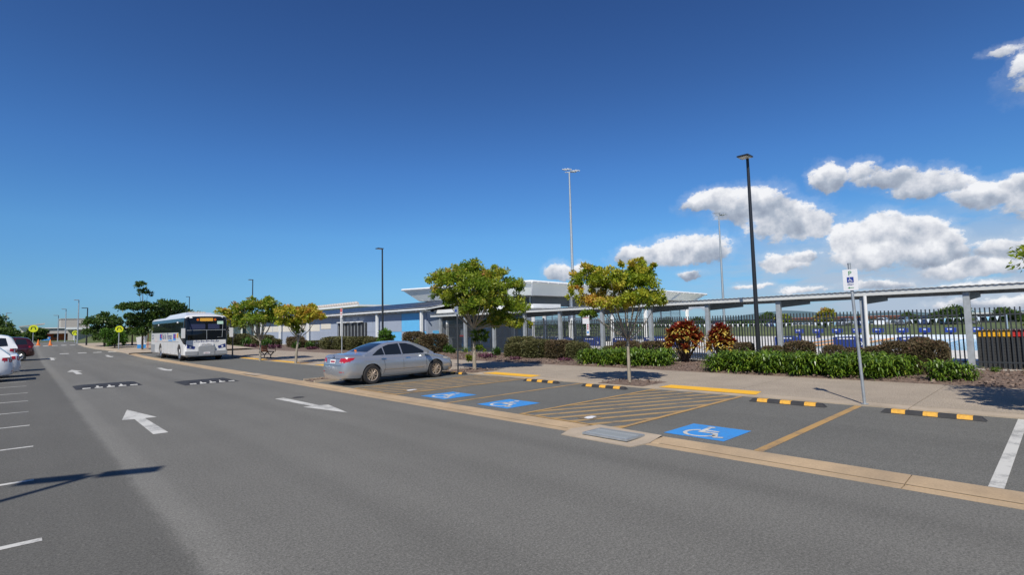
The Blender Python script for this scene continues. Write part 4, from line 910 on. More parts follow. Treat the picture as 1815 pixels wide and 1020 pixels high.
t = thing('far_shed', 'low pale shed with a dark front at the far right beyond the pool', 'building', (150, 12, 0)); MB().box((0, 0, .9), (6, 10, 1.8)).build('wall', 'dark', t); MB().prism([(-4, -6), (4, -6), (4, 6), (-4, 6)], 1.8, 2.3).build('roof', 'colorbond', t)
# hills
rng = random.Random(5); v = []; n = 90
for k in range(n+1):
    a = rad(40+k*75/n); h = 45+26*math.sin(k*.21)+16*math.sin(k*.53+1)+rng.uniform(-3, 3); d = 4600
    v += [(d*math.sin(a), d*math.cos(a), -5), (d*math.sin(a), d*math.cos(a), max(20, h)*.8), ((d+900)*math.sin(a), (d+900)*math.cos(a), -5)]
tag(MB().add(v, [q for k in range(n) for q in ((k*3, k*3+3, k*3+4, k*3+1), (k*3+1, k*3+4, k*3+5, k*3+2))]).build('hills', 'hill', smooth=True), kind='structure')

# ------------------------------------------------------------------ lamps and poles
def street_lamp(lab, x, y, z, h, mat='blacksteel', r=.085, heads=((-1, 0),), group='street lamps along the path', size=.5, arm=0.0, asp=.85):
    t = thing('street_lamp', lab, 'street lamp', (x, y, z), 0, group)
    MB().path([(0, 0, -.05), (0, 0, .5), (0, 0, h)], [r*1.12, r, r*.62], 12).build('pole', mat, t, True); MB().box((0, 0, .02), (r*4, r*4, .04)).build('base_plate', mat, t)
    for dx, dy in heads:
        c = Vector((dx, dy, 0)).normalized(); hd = MB()
        hd.box((0, 0, 0), (size, size*asp, .055)); a = math.atan2(dy, dx); o = hd.build('head', mat, t, bevel=.012, loc=(c.x*(size/2+arm-.02), c.y*(size/2+arm-.02), h+.02), rz=a)
        MB().box((0, 0, -.033), (size*.8, size*asp*.76, .012)).build('diffuser', 'led', o)
        if arm: MB().tube((0, 0, h-.02), (c.x*(arm+.05), c.y*(arm+.05), h), .03, None, 8).build('arm', mat, t)
    return t
street_lamp('tall black lamp post with a flat square head standing in the strappy hedge', 20, 7.92, .05, 7.95)
street_lamp('black lamp post with a flat head in front of the blue panelled building', 20, 35.7, .05, 7.9)
street_lamp('black lamp post rising over the trees just right of the bus', 20, 66.7, .05, 8.0)
street_lamp('farthest small black lamp post above the bus roof', 20, 99.3, .05, 7.8)
street_lamp('short black lamp post beside the bushy tree at the bend in the road', 5.32, 76.2, .65, 4.3, r=.08, size=.55, group='lamps far up the road')
street_lamp('tallest grey lamp post at the edge of the far grass bank', 4.98, 83.8, .85, 5.4, 'galv', .075, size=.5, group='lamps far up the road')
street_lamp('grey lamp post in the middle of the three by the far grass bank', 4.22, 92.9, .99, 4.5, 'galv', .07, size=.5, group='lamps far up the road')
street_lamp('leftmost grey lamp post by the far grass bank', 3.92, 104.9, 1.0, 4.0, 'galv', .07, size=.6, group='lamps far up the road')
street_lamp('pale lamp post rising behind the parked cars at the left edge', -1.9, 112, 1.0, 4.6, 'galv', .09, heads=((1, 0),), size=.6, group='lamps far up the road')
street_lamp('double headed lamp post beside the near left bays, seen only by its shadow', -5.55, 4.75, 0, 8.0, heads=((1, -.42), (-1, .42)), size=.68, arm=.10, asp=.44)
def flood(lab, x, y, h, r):
    t = thing('floodlight_mast', lab, 'floodlight', (x, y, 0), 0, 'floodlight masts over the pool')
    MB().path([(0, 0, 0), (0, 0, h*.5), (0, 0, h)], [r*1.3, r, r*.6], 12).build('pole', 'galv', t, True)
    q = Vector((RV[0], RV[1], 0)); MB().tube(Vector((0, 0, h))-q*.5, Vector((0, 0, h))+q*.8, .05, None, 6).build('crossbar', 'galv', t)
    for s, dz in ((-.55, .25), (-.28, .30), (.0, .32), (.35, .0), (.65, .05), (.95, .10)):
        o = MB().box((0, 0, 0), (.42, .55, .10)).build('lamp', 'alu', t, bevel=.02, loc=tuple(q*s+Vector((0, 0, h+.12+dz*.8)))); o.rotation_euler = (rad(12), rad(-14), CAM_YAW)
        MB().box((0, 0, -.056), (.34, .45, .012)).build('lens', 'dark', o)
flood('nearer tall galvanised floodlight mast between the two street trees', 45, 37.75, 19.2, .15)
flood('farther thinner floodlight mast right of the small golden tree', 75, 34.35, 17.5, .15)
# signs
def sign_post(lab, x, y, h, mat='galv', r=.03, z=PZ, group=None, lean=0.0):
    t = thing('parking_sign', lab, 'sign', (x, y, z), 0, group); MB().path([(0, 0, -.02), (lean*.0, lean, h)], [r, r], 10).build('pole', mat, t, True); MB().tube((0, 0, 0), (0, 0, .012), .07, None, 12).build('foot_plate', mat, t)
    MB().tube((0, lean, h-.01), (0, lean, h+.015), r*1.12, None, 10).build('cap', mat, t); return t
t = sign_post('tilted disabled parking sign on a galvanised pole beside the near wheel stops', 12.60, 2.94, 2.90, lean=.10)
SX = -.045
MB().prism([(-.125, -.22), (.125, -.22), (.135, -.21), (.135, .21), (.125, .22), (-.125, .22), (-.135, .21), (-.135, -.21)], 0, .004).xf(Matrix(((0, 0, 1, SX), (1, 0, 0, .085), (0, 1, 0, 2.56), (0, 0, 0, 1)))).build('panel', 'signwhite', t)
xd, yd = (0, -1, 0), (0, 0, 1)
put_text('letter_p', 'P', .13, 'signgreen', t, (SX-.004, .087, 2.695), xd, yd)
MB().box((SX-.003, .086, 2.56), (.003, .12, .115)).build('blue_square', 'royal', t)
isa_mb(lambda u, v: (SX-.0065, .086+.055-u*.11, 2.505+v*.11), 0).build('wheelchair_symbol', 'signwhite', t)
put_text('word_only', 'ONLY', .042, 'royal', t, (SX-.004, .085, 2.462), xd, yd)
MB().add([(SX-.003, .085+.055, 2.395), (SX-.003, .085+.02, 2.415), (SX-.003, .085+.02, 2.401), (SX-.003, .085-.055, 2.401), (SX-.003, .085-.055, 2.389), (SX-.003, .085+.02, 2.389), (SX-.003, .085+.02, 2.375)], [(0, 1, 2, 3, 4, 5, 6)]).build('arrow', 'signgreen', t)
t = sign_post('parking sign on a dark pole at the front of the silver sedan', 12.15, 16.0, 2.58, 'fence', .03)
MB().box((-.04, .0, 2.40), (.006, .24, .30)).build('panel', 'galv', t); MB().box((-.045, .02, 2.40), (.004, .1, .1)).build('blue_square', 'royal', t)
t = sign_post('red and white no stopping sign on a pole behind the boot of the silver sedan', 14.95, 31.9, 3.20, 'galv', .035)
MB().box((-.04, 0, 2.84), (.006, .30, .60)).build('panel', 'signwhite', t); MB().box((-.045, 0, 3.02), (.004, .26, .22)).build('red_header', 'red', t); put_text('letter_s', 'S', .17, 'signwhite', t, (-.048, 0, 3.02), xd, yd); MB().box((-.045, 0, 2.80), (.004, .2, .06)).build('red_line', 'red', t); MB().box((-.045, 0, 2.68), (.004, .2, .03)).build('red_line', 'red', t)
def crossing_sign(lab, x, y, z, h, r):
    t = thing('crossing_sign', lab, 'road sign', (x, y, z), 0, 'round yellow pedestrian crossing signs')
    MB().tube((0, 0, 0), (0, 0, h-r), .045, None, 8).build('pole', 'galv', t); MB().tube((0, -.05, h-r), (0, -.07, h-r), r, None, 28).build('disc', 'signyellow', t)
    for s in (-1, 1): MB().add([(s*r*.18, -.075, h-r*.55), (s*r*.42, -.075, h-r*.55), (s*r*.62, -.075, h-r*1.35), (s*r*.40, -.075, h-r*1.35)], [(0, 1, 2, 3)]).build('leg_symbol', 'black', t)
    MB().box((0, -.075, h-r*.58), (r*.7, .006, r*.16)).build('hip_symbol', 'black', t); return t
crossing_sign('round yellow crossing sign at the left end of the far crossing', 1.13, 102.5, 1.0, 2.55, .52)
crossing_sign('round yellow crossing sign at the kerb left of the bus', 6.93, 63.9, .38, 2.35, .33)
crossing_sign('smallest round yellow crossing sign by the tall grey lamp post', 4.85, 86.0, .95, 1.55, .30)
t = thing('info_board', 'white and blue upright information board beside the tall thin tree', 'sign board', (8.95, 64.6, .38)); MB().add([(-.55, 0, 1.15), (-.45, 0, .42), (.28, 0, .42), (.42, 0, 1.35), (-.55, -.05, 1.15), (-.45, -.05, .42), (.28, -.05, .42), (.42, -.05, 1.35)], [(0, 1, 2, 3), (7, 6, 5, 4), (0, 4, 5, 1), (1, 5, 6, 2), (2, 6, 7, 3), (3, 7, 4, 0)]).build('panel', 'signwhite', t); MB().box((-.08, -.02, .21), (.72, .06, .42)).build('blue_base', 'printblue', t); MB().box((.46, -.02, .85), (.05, .05, 1.7)).build('post', 'red', t)
def cone(lab, x, y):
    t = thing('traffic_cone', lab, 'traffic cone', (x, y, tz(x, y)), 0, 'traffic cones on the far crossing'); MB().box((0, 0, .03), (.42, .42, .06)).build('base', 'orange', t); MB().tube((0, 0, .06), (0, 0, .70), .16, .03, 12).build('body', 'orange', t); MB().tube((0, 0, .32), (0, 0, .48), .107, .072, 12).build('reflective_band', 'signwhite', t)
cone('left traffic cone in front of the far crossing', 1.38, 82.3); cone('right traffic cone in front of the blue banner', 2.4, 81.1)
t = thing('banner', 'blue and white banner on the fence below the orange wall', 'banner', (3.0, 122, 1.0)); MB().box((0, 0, .45), (1.15, .06, .62)).build('cloth', 'printblue', t); MB().box((0, -.04, .55), (.8, .02, .18)).build('white_print', 'signwhite', t); [MB().box((s*.5, .04, .4), (.05, .05, .8)).build('post', 'galv', t) for s in (-1.2, 1.2)]
# bench
def bench():
    t = thing('bench', 'reddish timber slat bench facing the bus bay under the trees', 'bench', (12.25, 36.6, PZ), rad(90))
    for k in range(4): MB().box((0, .12+k*.105, .45), (1.6, .08, .03)).build('seat_slat', 'wood', t)
    for k in range(4):
        o = MB().box((0, 0, 0), (1.6, .025, .085)).build('back_slat', 'wood', t, loc=(0, .54+k*.025, .52+k*.10)); o.rotation_euler = (rad(-12), 0, 0)
    for x in (-.6, .6): m = MB(); m.path([(x, .1, .42), (x, .28, .22), (x, .32, 0)], [.035]*3, 6); m.path([(x, .30, .2), (x, .50, .42), (x, .64, .9)], [.03]*3, 6); m.box((x, .3, .02), (.08, .5, .04)); m.tube((x, .08, .43), (x, .52, .43), .025, None, 6); m.build('leg', 'blacksteel', t)
    for x in (-.8, .8): MB().path([(x, .06, .44), (x, .06, .62), (x, .50, .66)], [.02]*3, 6).build('armrest', 'blacksteel', t)
bench()

# ------------------------------------------------------------------ vehicles
def interp(x, tab):
    for (a, *va), (b, *vb) in zip(tab[:-1], tab[1:]):
        if x <= b: k = 0 if b == a else max(0, (x-a)/(b-a)); return [p+(q-p)*k for p, q in zip(va, vb)]
    return list(tab[-1][1:])
def apply_bool(o, cutters):
    for c in cutters: md = o.modifiers.new('b', 'BOOLEAN'); md.operation = 'DIFFERENCE'; md.object = c; md.solver = 'EXACT'
    dg = bpy.context.evaluated_depsgraph_get(); dg.update(); me = bpy.data.meshes.new_from_object(o.evaluated_get(dg))
    o.modifiers.clear(); old = o.data; mats = [m for m in old.materials]; o.data = me
    for c in cutters: bpy.data.objects.remove(c)
    return o
def loft(rings, capends=True):
    n = len(rings[0]); v = [p for r in rings for p in r]; f = []
    for i in range(len(rings)-1):
        for k in range(n): a = i*n+k; b = i*n+(k+1) % n; f.append((a, a+n, b+n, b))
    if capends:
        h = n//2
        for base, flip in ((0, False), ((len(rings)-1)*n, True)):   # strips between mirrored points
            for k in range(h):
                a, b, c, d = base+k, base+k+1, base+(n-k-1) % n, base+(n-k) % n
                q = (a, b, c, d) if k > 0 and k+1 < h else ((a, b, c) if k == 0 else (a, b, d))
                if k == 0: q = (base, base+1, base+n-1)
                elif k == h-1: q = (a, base+h, d)
                else: q = (a, b, base+n-k-1, base+n-k)
                f.append(tuple(reversed(q)) if flip else q)
    mb = MB().add(v, f); return mb
def decal(bvh, poly, axis, name, mat, parent, off=.004, cuts=3, thick=.006):
    """project a 2-D outline on the body; axis '-y','+y': outline is (x,z); '-x','+x': outline is (y,z); '+z': (x,y)"""
    bm = bmesh.new(); vs = [bm.verts.new((p[0], p[1], 0)) for p in poly]; bm.faces.new(vs)
    bmesh.ops.triangulate(bm, faces=bm.faces[:]); bmesh.ops.subdivide_edges(bm, edges=bm.edges[:], cuts=cuts, use_grid_fill=True); bmesh.ops.triangulate(bm, faces=bm.faces[:])
    d = {'-y': Vector((0, 1, 0)), '+y': Vector((0, -1, 0)), '-x': Vector((1, 0, 0)), '+x': Vector((-1, 0, 0)), '+z': Vector((0, 0, -1))}[axis]; bad = []
    for v in bm.verts:
        a, b = v.co.x, v.co.y
        o = {'-y': Vector((a, -5, b)), '+y': Vector((a, 5, b)), '-x': Vector((-5, a, b)), '+x': Vector((20, a, b)), '+z': Vector((a, b, 8))}[axis]
        hit, nrm, _, _ = bvh.ray_cast(o, d)
        if hit is None: bad.append(v)
        else: v.co = hit-d*off
    if bad: bmesh.ops.delete(bm, geom=bad, context='VERTS')
    bmesh.ops.recalc_face_normals(bm, faces=bm.faces[:])
    for f in bm.faces: f.smooth = True
    if bm.faces and (sum((f.normal for f in bm.faces), Vector())).dot(d) > 0: bmesh.ops.reverse_faces(bm, faces=bm.faces[:])
    me = bpy.data.meshes.new(name); bm.to_mesh(me); bm.free(); me.materials.append(MT[mat]); o = bpy.data.objects.new(name, me); C.objects.link(o); o.parent = parent; return o
def wheel_parts(parent, x, y, r, w, side, rimmat='rims', spokes=10, name='wheel'):
    """tyre with rim as sub-part"""
    pr = [(r*.66, -w/2), (r*.93, -w/2), (r, -w*.36), (r, w*.36), (r*.93, w/2), (r*.66, w/2), (r*.60, w*.3), (r*.60, -w*.3)]; n = 36
    v = [(q*math.cos(t), yy, q*math.sin(t)) for t in [2*math.pi*k/n for k in range(n)] for q, yy in pr]; m = len(pr)
    f = [(i*m+j, i*m+(j+1) % m, ((i+1) % n)*m+(j+1) % m, ((i+1) % n)*m+j) for i in range(n) for j in range(m)]
    ty = MB().add(v, f).build(name, 'tyre', parent, True, loc=(x, y, r))
    rm = MB(); yo = side*w*.40
    rp = [(r*.66, side*w*.48), (r*.66, side*w*.1), (r*.60, side*w*.1), (r*.60, side*w*.44)]; v = [(q*math.cos(t), yy, q*math.sin(t)) for t in [2*math.pi*k/n for k in range(n)] for q, yy in rp]
    rm.add(v, [(i*4+j, i*4+(j+1) % 4, ((i+1) % n)*4+(j+1) % 4, ((i+1) % n)*4+j) for i in range(n) for j in range(4)])
    for k in range(spokes):
        for da in (-.10, .10):
            a = 2*math.pi*k/spokes; p0 = Vector((r*.14*math.cos(a), yo, r*.14*math.sin(a))); p1 = Vector((r*.62*math.cos(a+da*1.6), yo, r*.62*math.sin(a+da*1.6))); rm.tube(p0, p1, .015*r/.33, .011*r/.33, 5)
    rm.tube((0, yo-side*.02, 0), (0, yo+side*.012, 0), r*.17, r*.13, 14)
    rm.build('rim', rimmat, ty, True); MB().tube((0, side*w*.02, 0), (0, side*w*.08, 0), r*.60, None, 24).build('brake_shadow', 'black', ty)
    return ty
SEDAN = dict(L=4.82, W=.91, r=.335, wx=(1.06, 3.835), roofz=1.47,
    body=[(0, .24, .95, .98), (.12, .22, 1.02, 1.075), (.5, .20, 1.00, 1.10), (.95, .19, .98, 1.09), (1.6, .18, .965, 1.02), (2.6, .18, .955, 1.0), (3.4, .19, .945, .99), (3.8, .20, .90, .965), (4.3, .21, .80, .89), (4.65, .22, .70, .76), (4.82, .25, .58, .62)],
    roof=[(.80, 1.03), (1.05, 1.15), (1.35, 1.29), (1.7, 1.41), (2.1, 1.465), (2.5, 1.475), (2.9, 1.435), (3.2, 1.32), (3.5, 1.17), (3.80, 1.00)],
    win=[[(1.10, 1.0), (1.36, 1.17), (1.55, 1.26), (1.60, 1.0)], [(1.63, .995), (1.60, 1.28), (1.85, 1.355), (2.28, 1.385), (2.32, .985)], [(2.38, .985), (2.34, 1.385), (2.62, 1.375), (2.90, 1.30), (3.30, 1.08), (3.40, .985)]],
    rearglass=[(-.60, 1.125), (.60, 1.125), (.52, 1.30), (.44, 1.405), (-.44, 1.405), (-.52, 1.30)], front=[(-.66, 1.04), (.66, 1.04), (.52, 1.38), (-.52, 1.38)])
HATCH = dict(L=4.25, W=.90, r=.34, wx=(.78, 3.40), roofz=1.60,
    body=[(0, .32, .98, 1.02), (.10, .26, 1.04, 1.08), (.5, .22, 1.04, 1.1), (1.6, .20, 1.00, 1.06), (2.8, .20, .98, 1.04), (3.3, .21, .95, 1.02), (3.8, .22, .88, .95), (4.1, .24, .76, .82), (4.25, .28, .60, .66)],
    roof=[(.12, 1.08), (.32, 1.30), (.55, 1.50), (1.0, 1.575), (1.6, 1.60), (2.2, 1.585), (2.6, 1.50), (3.0, 1.28), (3.30, 1.04)],
    win=[[(.62, 1.12), (.85, 1.42), (1.20, 1.45), (1.25, 1.08)], [(1.32, 1.08), (1.28, 1.46), (1.95, 1.49), (1.98, 1.05)], [(2.04, 1.05), (2.01, 1.49), (2.35, 1.46), (2.95, 1.08)]],
    rearglass=[(-.62, 1.14), (.62, 1.14), (.54, 1.44), (-.54, 1.44)], front=[(-.66, 1.10), (.66, 1.10), (.55, 1.46), (-.55, 1.46)])
SUV = dict(L=4.6, W=.93, r=.36, wx=(.85, 3.55), roofz=1.78,
    body=[(0, .40, 1.08, 1.12), (.08, .34, 1.14, 1.18), (.5, .28, 1.14, 1.2), (1.6, .26, 1.10, 1.16), (2.8, .26, 1.08, 1.14), (3.4, .27, 1.06, 1.12), (4.0, .28, 1.0, 1.06), (4.4, .30, .90, .96), (4.6, .36, .70, .76)],
    roof=[(.06, 1.16), (.20, 1.45), (.36, 1.68), (.7, 1.75), (1.4, 1.78), (2.2, 1.77), (2.8, 1.64), (3.2, 1.38), (3.5, 1.14)],
    win=[[(.42, 1.22), (.52, 1.58), (1.05, 1.62), (1.10, 1.19)], [(1.17, 1.19), (1.13, 1.63), (1.98, 1.66), (2.02, 1.16)], [(2.08, 1.16), (2.05, 1.66), (2.50, 1.62), (3.12, 1.17)]],
    rearglass=[(-.64, 1.24), (.64, 1.24), (.56, 1.60), (-.56, 1.60)], front=[(-.7, 1.20), (.7, 1.20), (.58, 1.62), (-.58, 1.62)])
def make_car(S, name, label, paint, loc, rz, rim='rims', spokes=10, detail=True, group=None, cat='car', cladding=False):
    t = thing(name, label, cat, loc, rz, group); L, W0 = S['L'], S['W']
    xs = [0, .03, .08, .16, .3, .5, .75]+list(np.linspace(1.0, L-1.0, 12))+[L-.75, L-.5, L-.3, L-.16, L-.08, L-.03, L]; rings = []
    for x in xs:
        zl, zs, zc = interp(x, S['body']); e = min(x, L-x); q = min(1, e/.55); W = W0*(.70+.30*math.sqrt(1-(1-q)**2)) if q < 1 else W0; W *= 1-.03*((x-L/2)/(L/2))**2
        end = max(0, 1-e/.16)
        half = [(0, zl), (.78*W, zl), (.93*W, zl+.05), (.985*W, zl+.16), (W, zl+.30), (W*.995, zs-.26), (W*.975, zs-.10), (W*.93, zs-.025), (W*.86, zs+.005), (W*.58, zs*.3+zc*.7), (W*.30, zc-.004), (0, zc)]
        sh = []
        for (y, z) in half:
            k = 0
            if end > 0:
                if x < 1: k = (.10*max(0, (z-.60))/.45+.05*max(0, (.45-z))/.3)*end
                else: k = -(.14*max(0, (z-.45))/.4+.05*max(0, (.40-z))/.3)*end
            sh.append((x+k, y, z))
        rings.append([(a, -b, c) for a, b, c in sh]+[(a, b, c) for a, b, c in reversed(sh[1:-1])])
    body = loft(rings).build('body', paint, t, False)
    bmn = bmesh.new(); bmn.from_mesh(body.data); bmesh.ops.remove_doubles(bmn, verts=bmn.verts[:], dist=1e-5); bmesh.ops.recalc_face_normals(bmn, faces=bmn.faces[:]); bmn.to_mesh(body.data); bmn.free()
    cutters = []
    for wx in S['wx']:
        for s in (-1, 1):
            c = MB().tube((wx, s*(W0-.26), S['r']+.01), (wx, s*(W0+.2), S['r']+.01), S['r']*1.14, None, 32).build('cut', 'black'); cutters.append(c)
    pl, ro = t.location.copy(), t.rotation_euler.copy(); body.parent = None; apply_bool(body, cutters); body.parent = t
    body.data.materials.clear(); body.data.materials.append(MT[paint]); body.data.polygons.foreach_set('use_smooth', [True]*len(body.data.polygons)); body.data.polygons.foreach_set('material_index', [0]*len(body.data.polygons)); md = body.modifiers.new('es', 'EDGE_SPLIT'); md.split_angle = rad(38)
    # greenhouse
    R = S['roof']; rings = []
    for x in [R[0][0]+(R[-1][0]-R[0][0])*k/26 for k in range(27)]:
        zr = interp(x, R)[0]; zb = interp(x, S['body'])[1]-.04; Wb = W0*.905; hgt = max(.001, zr-zb); Wr = Wb-.44*hgt
        half = [(0, zb), (Wb, zb), (Wb-.05*hgt, zb+.12*hgt), ((Wb+Wr)/2, zb+.5*hgt), (Wr+.02, zb+.84*hgt), (Wr-.03, zb+.95*hgt), (Wr*.80, zr-.012), (Wr*.4, zr-.002), (0, zr+.004)]
        rings.append([(x, -b, c) for b, c in half]+[(x, b, c) for b, c in reversed(half[1:-1])])
    gh = loft(rings).build('cabin', paint, t, True)
    bm = bmesh.new(); bm.from_mesh(body.data); bm.from_mesh(gh.data); bvh = BVHTree.FromBMesh(bm); bm.free()
    for p in S['win']:
        for ax in ('-y', '+y'): decal(bvh, p, ax, 'side_window', 'glass', t, .005, 4)
    decal(bvh, S['rearglass'], '-x', 'rear_window', 'glass', t, .006, 6); decal(bvh, S['front'], '+x', 'windscreen', 'glass', t, .006, 6)
    for wx in S['wx']:
        for s in (-1, 1): wheel_parts(t, wx, s*(W0-.115), S['r'], .215, s, rim, spokes)
    m = MB()
    for wx in S['wx']: m.box((wx, 0, S['r']+.05), (S['r']*2.1, 2*W0-.5, S['r']*1.6))
    m.box((L/2, 0, .30), (L-1.2, 2*W0-.30, .2)); m.build('underbody', 'black', t)
    zs = interp(.3, S['body'])[1]
    for s in (-1, 1):
        mx = interp(.7, [(0, .0)]+[(1, .0)])[0]; fx = S['win'][-1][-1][0]-.10; fz = S['win'][-1][-1][1]+.05
        MB().box((0, 0, 0), (.12, .19, .13)).build('mirror', paint, t, True, bevel=.03, loc=(fx, s*(W0+.09), fz))
        decal(bvh, [(L-.62, zs-.28), (L-.20, zs-.36), (L-.22, zs-.22), (L-.5, zs-.14)], '-y' if s < 0 else '+y', 'headlight', 'headlight', t, .006, 2)
    return t, bvh
car, bvh = make_car(SEDAN, 'silver_sedan', 'silver four door sedan with bronze multi spoke wheels parked nose to the footpath', 'silver', (7.36, 16.44, .020), rad(2.5), 'rim', spokes=8); car.scale = (.935, .935, .93)
# tail lights wrap the corner
for s in (-1, 1):
    decal(bvh, [(s*.44, .78), (s*.83, .80), (s*.84, .95), (s*.50, .95)], '-x', 'tail_light', 'taillight', car, .007, 4)
    decal(bvh, [(.09, .80), (.34, .88), (.42, .955), (.10, .955)], '-y' if s < 0 else '+y', 'tail_light', 'taillight', car, .007, 4)
    decal(bvh, [(s*.46, .785), (s*.78, .80), (s*.78, .83), (s*.47, .82)], '-x', 'reverse_light', 'headlight', car, .010, 2)
    decal(bvh, [(s*.52, .47), (s*.74, .47), (s*.74, .495), (s*.52, .495)], '-x', 'reflector', 'taillight', car, .007, 2)
    ax = '-y' if s < 0 else '+y'
    for p in ([(1.42, .84), (1.62, .84), (1.62, .88), (1.42, .88)], [(2.44, .83), (2.64, .83), (2.64, .87), (2.44, .87)]): decal(bvh, p, ax, 'door_handle', 'chrome', car, .012, 2)
    decal(bvh, [(1.5, .47), (3.25, .455), (3.25, .475), (1.5, .495)], ax, 'rub_strip', 'chrome', car, .008, 4)
    for p in ([(1.49, .98), (1.502, .98), (1.60, .55), (1.50, .32), (1.488, .32), (1.588, .55)], [(2.345, .98), (2.357, .98), (2.357, .26), (2.345, .26)], [(3.37, .96), (3.382, .96), (3.40, .3), (3.388, .3)], [(1.5, .255), (3.4, .255), (3.4, .267), (1.5, .267)]): decal(bvh, p, ax, 'door_seam', 'black', car, .004, 3)
decal(bvh, [(-.43, .93), (.43, .93), (.43, .945), (-.43, .945)], '-x', 'boot_seam', 'black', car, .005, 4)
decal(bvh, [(-.62, .70), (.62, .70), (.62, .712), (-.62, .712)], '-x', 'boot_seam', 'black', car, .005, 4)
decal(bvh, [(-.19, .77), (.19, .77), (.19, .90), (-.19, .90)], '-x', 'number_plate', 'plate', car, .012, 2)
decal(bvh, [(-.15, .80), (.15, .80), (.15, .86), (-.15, .86)], '-x', 'plate_print', 'maroon', car, .014, 2)
m = MB(); m.path([(-.0, .075*math.cos(a), 1.0+.05*math.sin(a)) for a in np.linspace(0, 2*math.pi, 17)], [.008]*17, 5); m.path([(-.0, .03*math.cos(a), 1.0+.05*math.sin(a)) for a in np.linspace(0, 2*math.pi, 17)], [.006]*17, 5); m.build('badge', 'chrome', car, loc=(.075, 0, 0))
MB().tube((.02, -.55, .235), (.22, -.55, .235), .035, None, 12).build('exhaust', 'chrome', car)
MB().box((.02, .18, 1.16), (.01, .14, .05)).build('sticker', 'orange', car, loc=(.98, 0, 0))
for wx in (.66, 3.45): MB().box((wx+.0, -.78, .26), (.02, .2, .24)).build('mud_flap', 'black', car)
# cars parked nose in along the left side; only their tails reach into the picture
left = [(HATCH, 'parked_hatchback', 'white hatchback nearest the camera at the left edge', 'whitepaint', (-.22, 30.7), 'car'), (SEDAN, 'parked_sedan', 'white sedan tucked behind the nearest white hatchback', 'whitepaint', (.0, 33.6), 'car'),
        (SUV, 'parked_suv', 'white four wheel drive with a wide rear window behind the two white cars', 'whitepaint', (-.10, 38.6), 'car'), (SUV, 'parked_suv', 'dark red four wheel drive at the far end of the left row', 'redpaint', (.72, 54.0), 'car')]
for S, nm, lab, pt, (x, y), cat in left:
    c, b = make_car(S, nm, lab, pt, (x, y, tz(x, y)), rad(180), 'rims', cat=cat, group='cars parked along the left side')
    if 'wide rear window' in lab: c.scale = (1, 1, 1.13)
    zt = interp(.3, S['body'])[1]
    for s in (-1, 1):
        decal(b, [(s*.50, zt-.24), (s*.84, zt-.24), (s*.84, zt-.04), (s*.55, zt-.04)], '-x', 'tail_light', 'taillight', c, .007, 3); decal(b, [(.06, zt-.22), (.36, zt-.16), (.34, zt-.04), (.06, zt-.04)], '-y' if s < 0 else '+y', 'tail_light', 'taillight', c, .007, 3)
        decal(b, [(s*.50, .42), (s*.72, .42), (s*.72, .46), (s*.50, .46)], '-x', 'reflector', 'taillight', c, .007, 2)
    decal(b, [(-.19, .62), (.19, .62), (.19, .74), (-.19, .74)], '-x', 'number_plate', 'plate', c, .012, 2)
    if S is not SEDAN: decal(b, [(-.7, .36), (.7, .36), (.72, .55), (-.72, .55)], '-x', 'lower_bumper', 'black', c, .006, 4)
# cars far beyond the pool
far0 = None; cols = ['greypaint', 'bluepaint', 'whitepaint', 'greypaint', 'bluepaint', 'silver', 'greypaint', 'bluepaint', 'redpaint']
for i, y in enumerate((30.5, 27.5, 24.2, 21.0, 17.6, 14.4, 11.2, 44, 57)):
    if i == 0: far0, _ = make_car(SUV, 'distant_car', '', cols[0], (122, y, 0), rad(180), 'rims', group='cars parked far beyond the pool'); o = far0
    else:
        o = clone(far0, (122+(i % 2)*.3, y, 0))
        for ch in o.children:
            if ch.name.split('.')[0] in ('body', 'cabin', 'mirror'): ch.data = ch.data.copy(); ch.data.materials[0] = MT[cols[i]]
    o['label'] = ['dark grey car leftmost in the close far row beyond the pool', 'dark blue car second from the left in the far row beyond the pool', 'white car in the far row beyond the pool', 'dark grey car in the middle of the far row beyond the pool', 'dark blue car under the widest dark tree beyond the pool', 'silver car in the far row beyond the pool', 'dark grey car at the right end of the far row', 'dark blue car standing alone left of the round bright tree', 'dark red car standing alone far beyond the pool'][i]

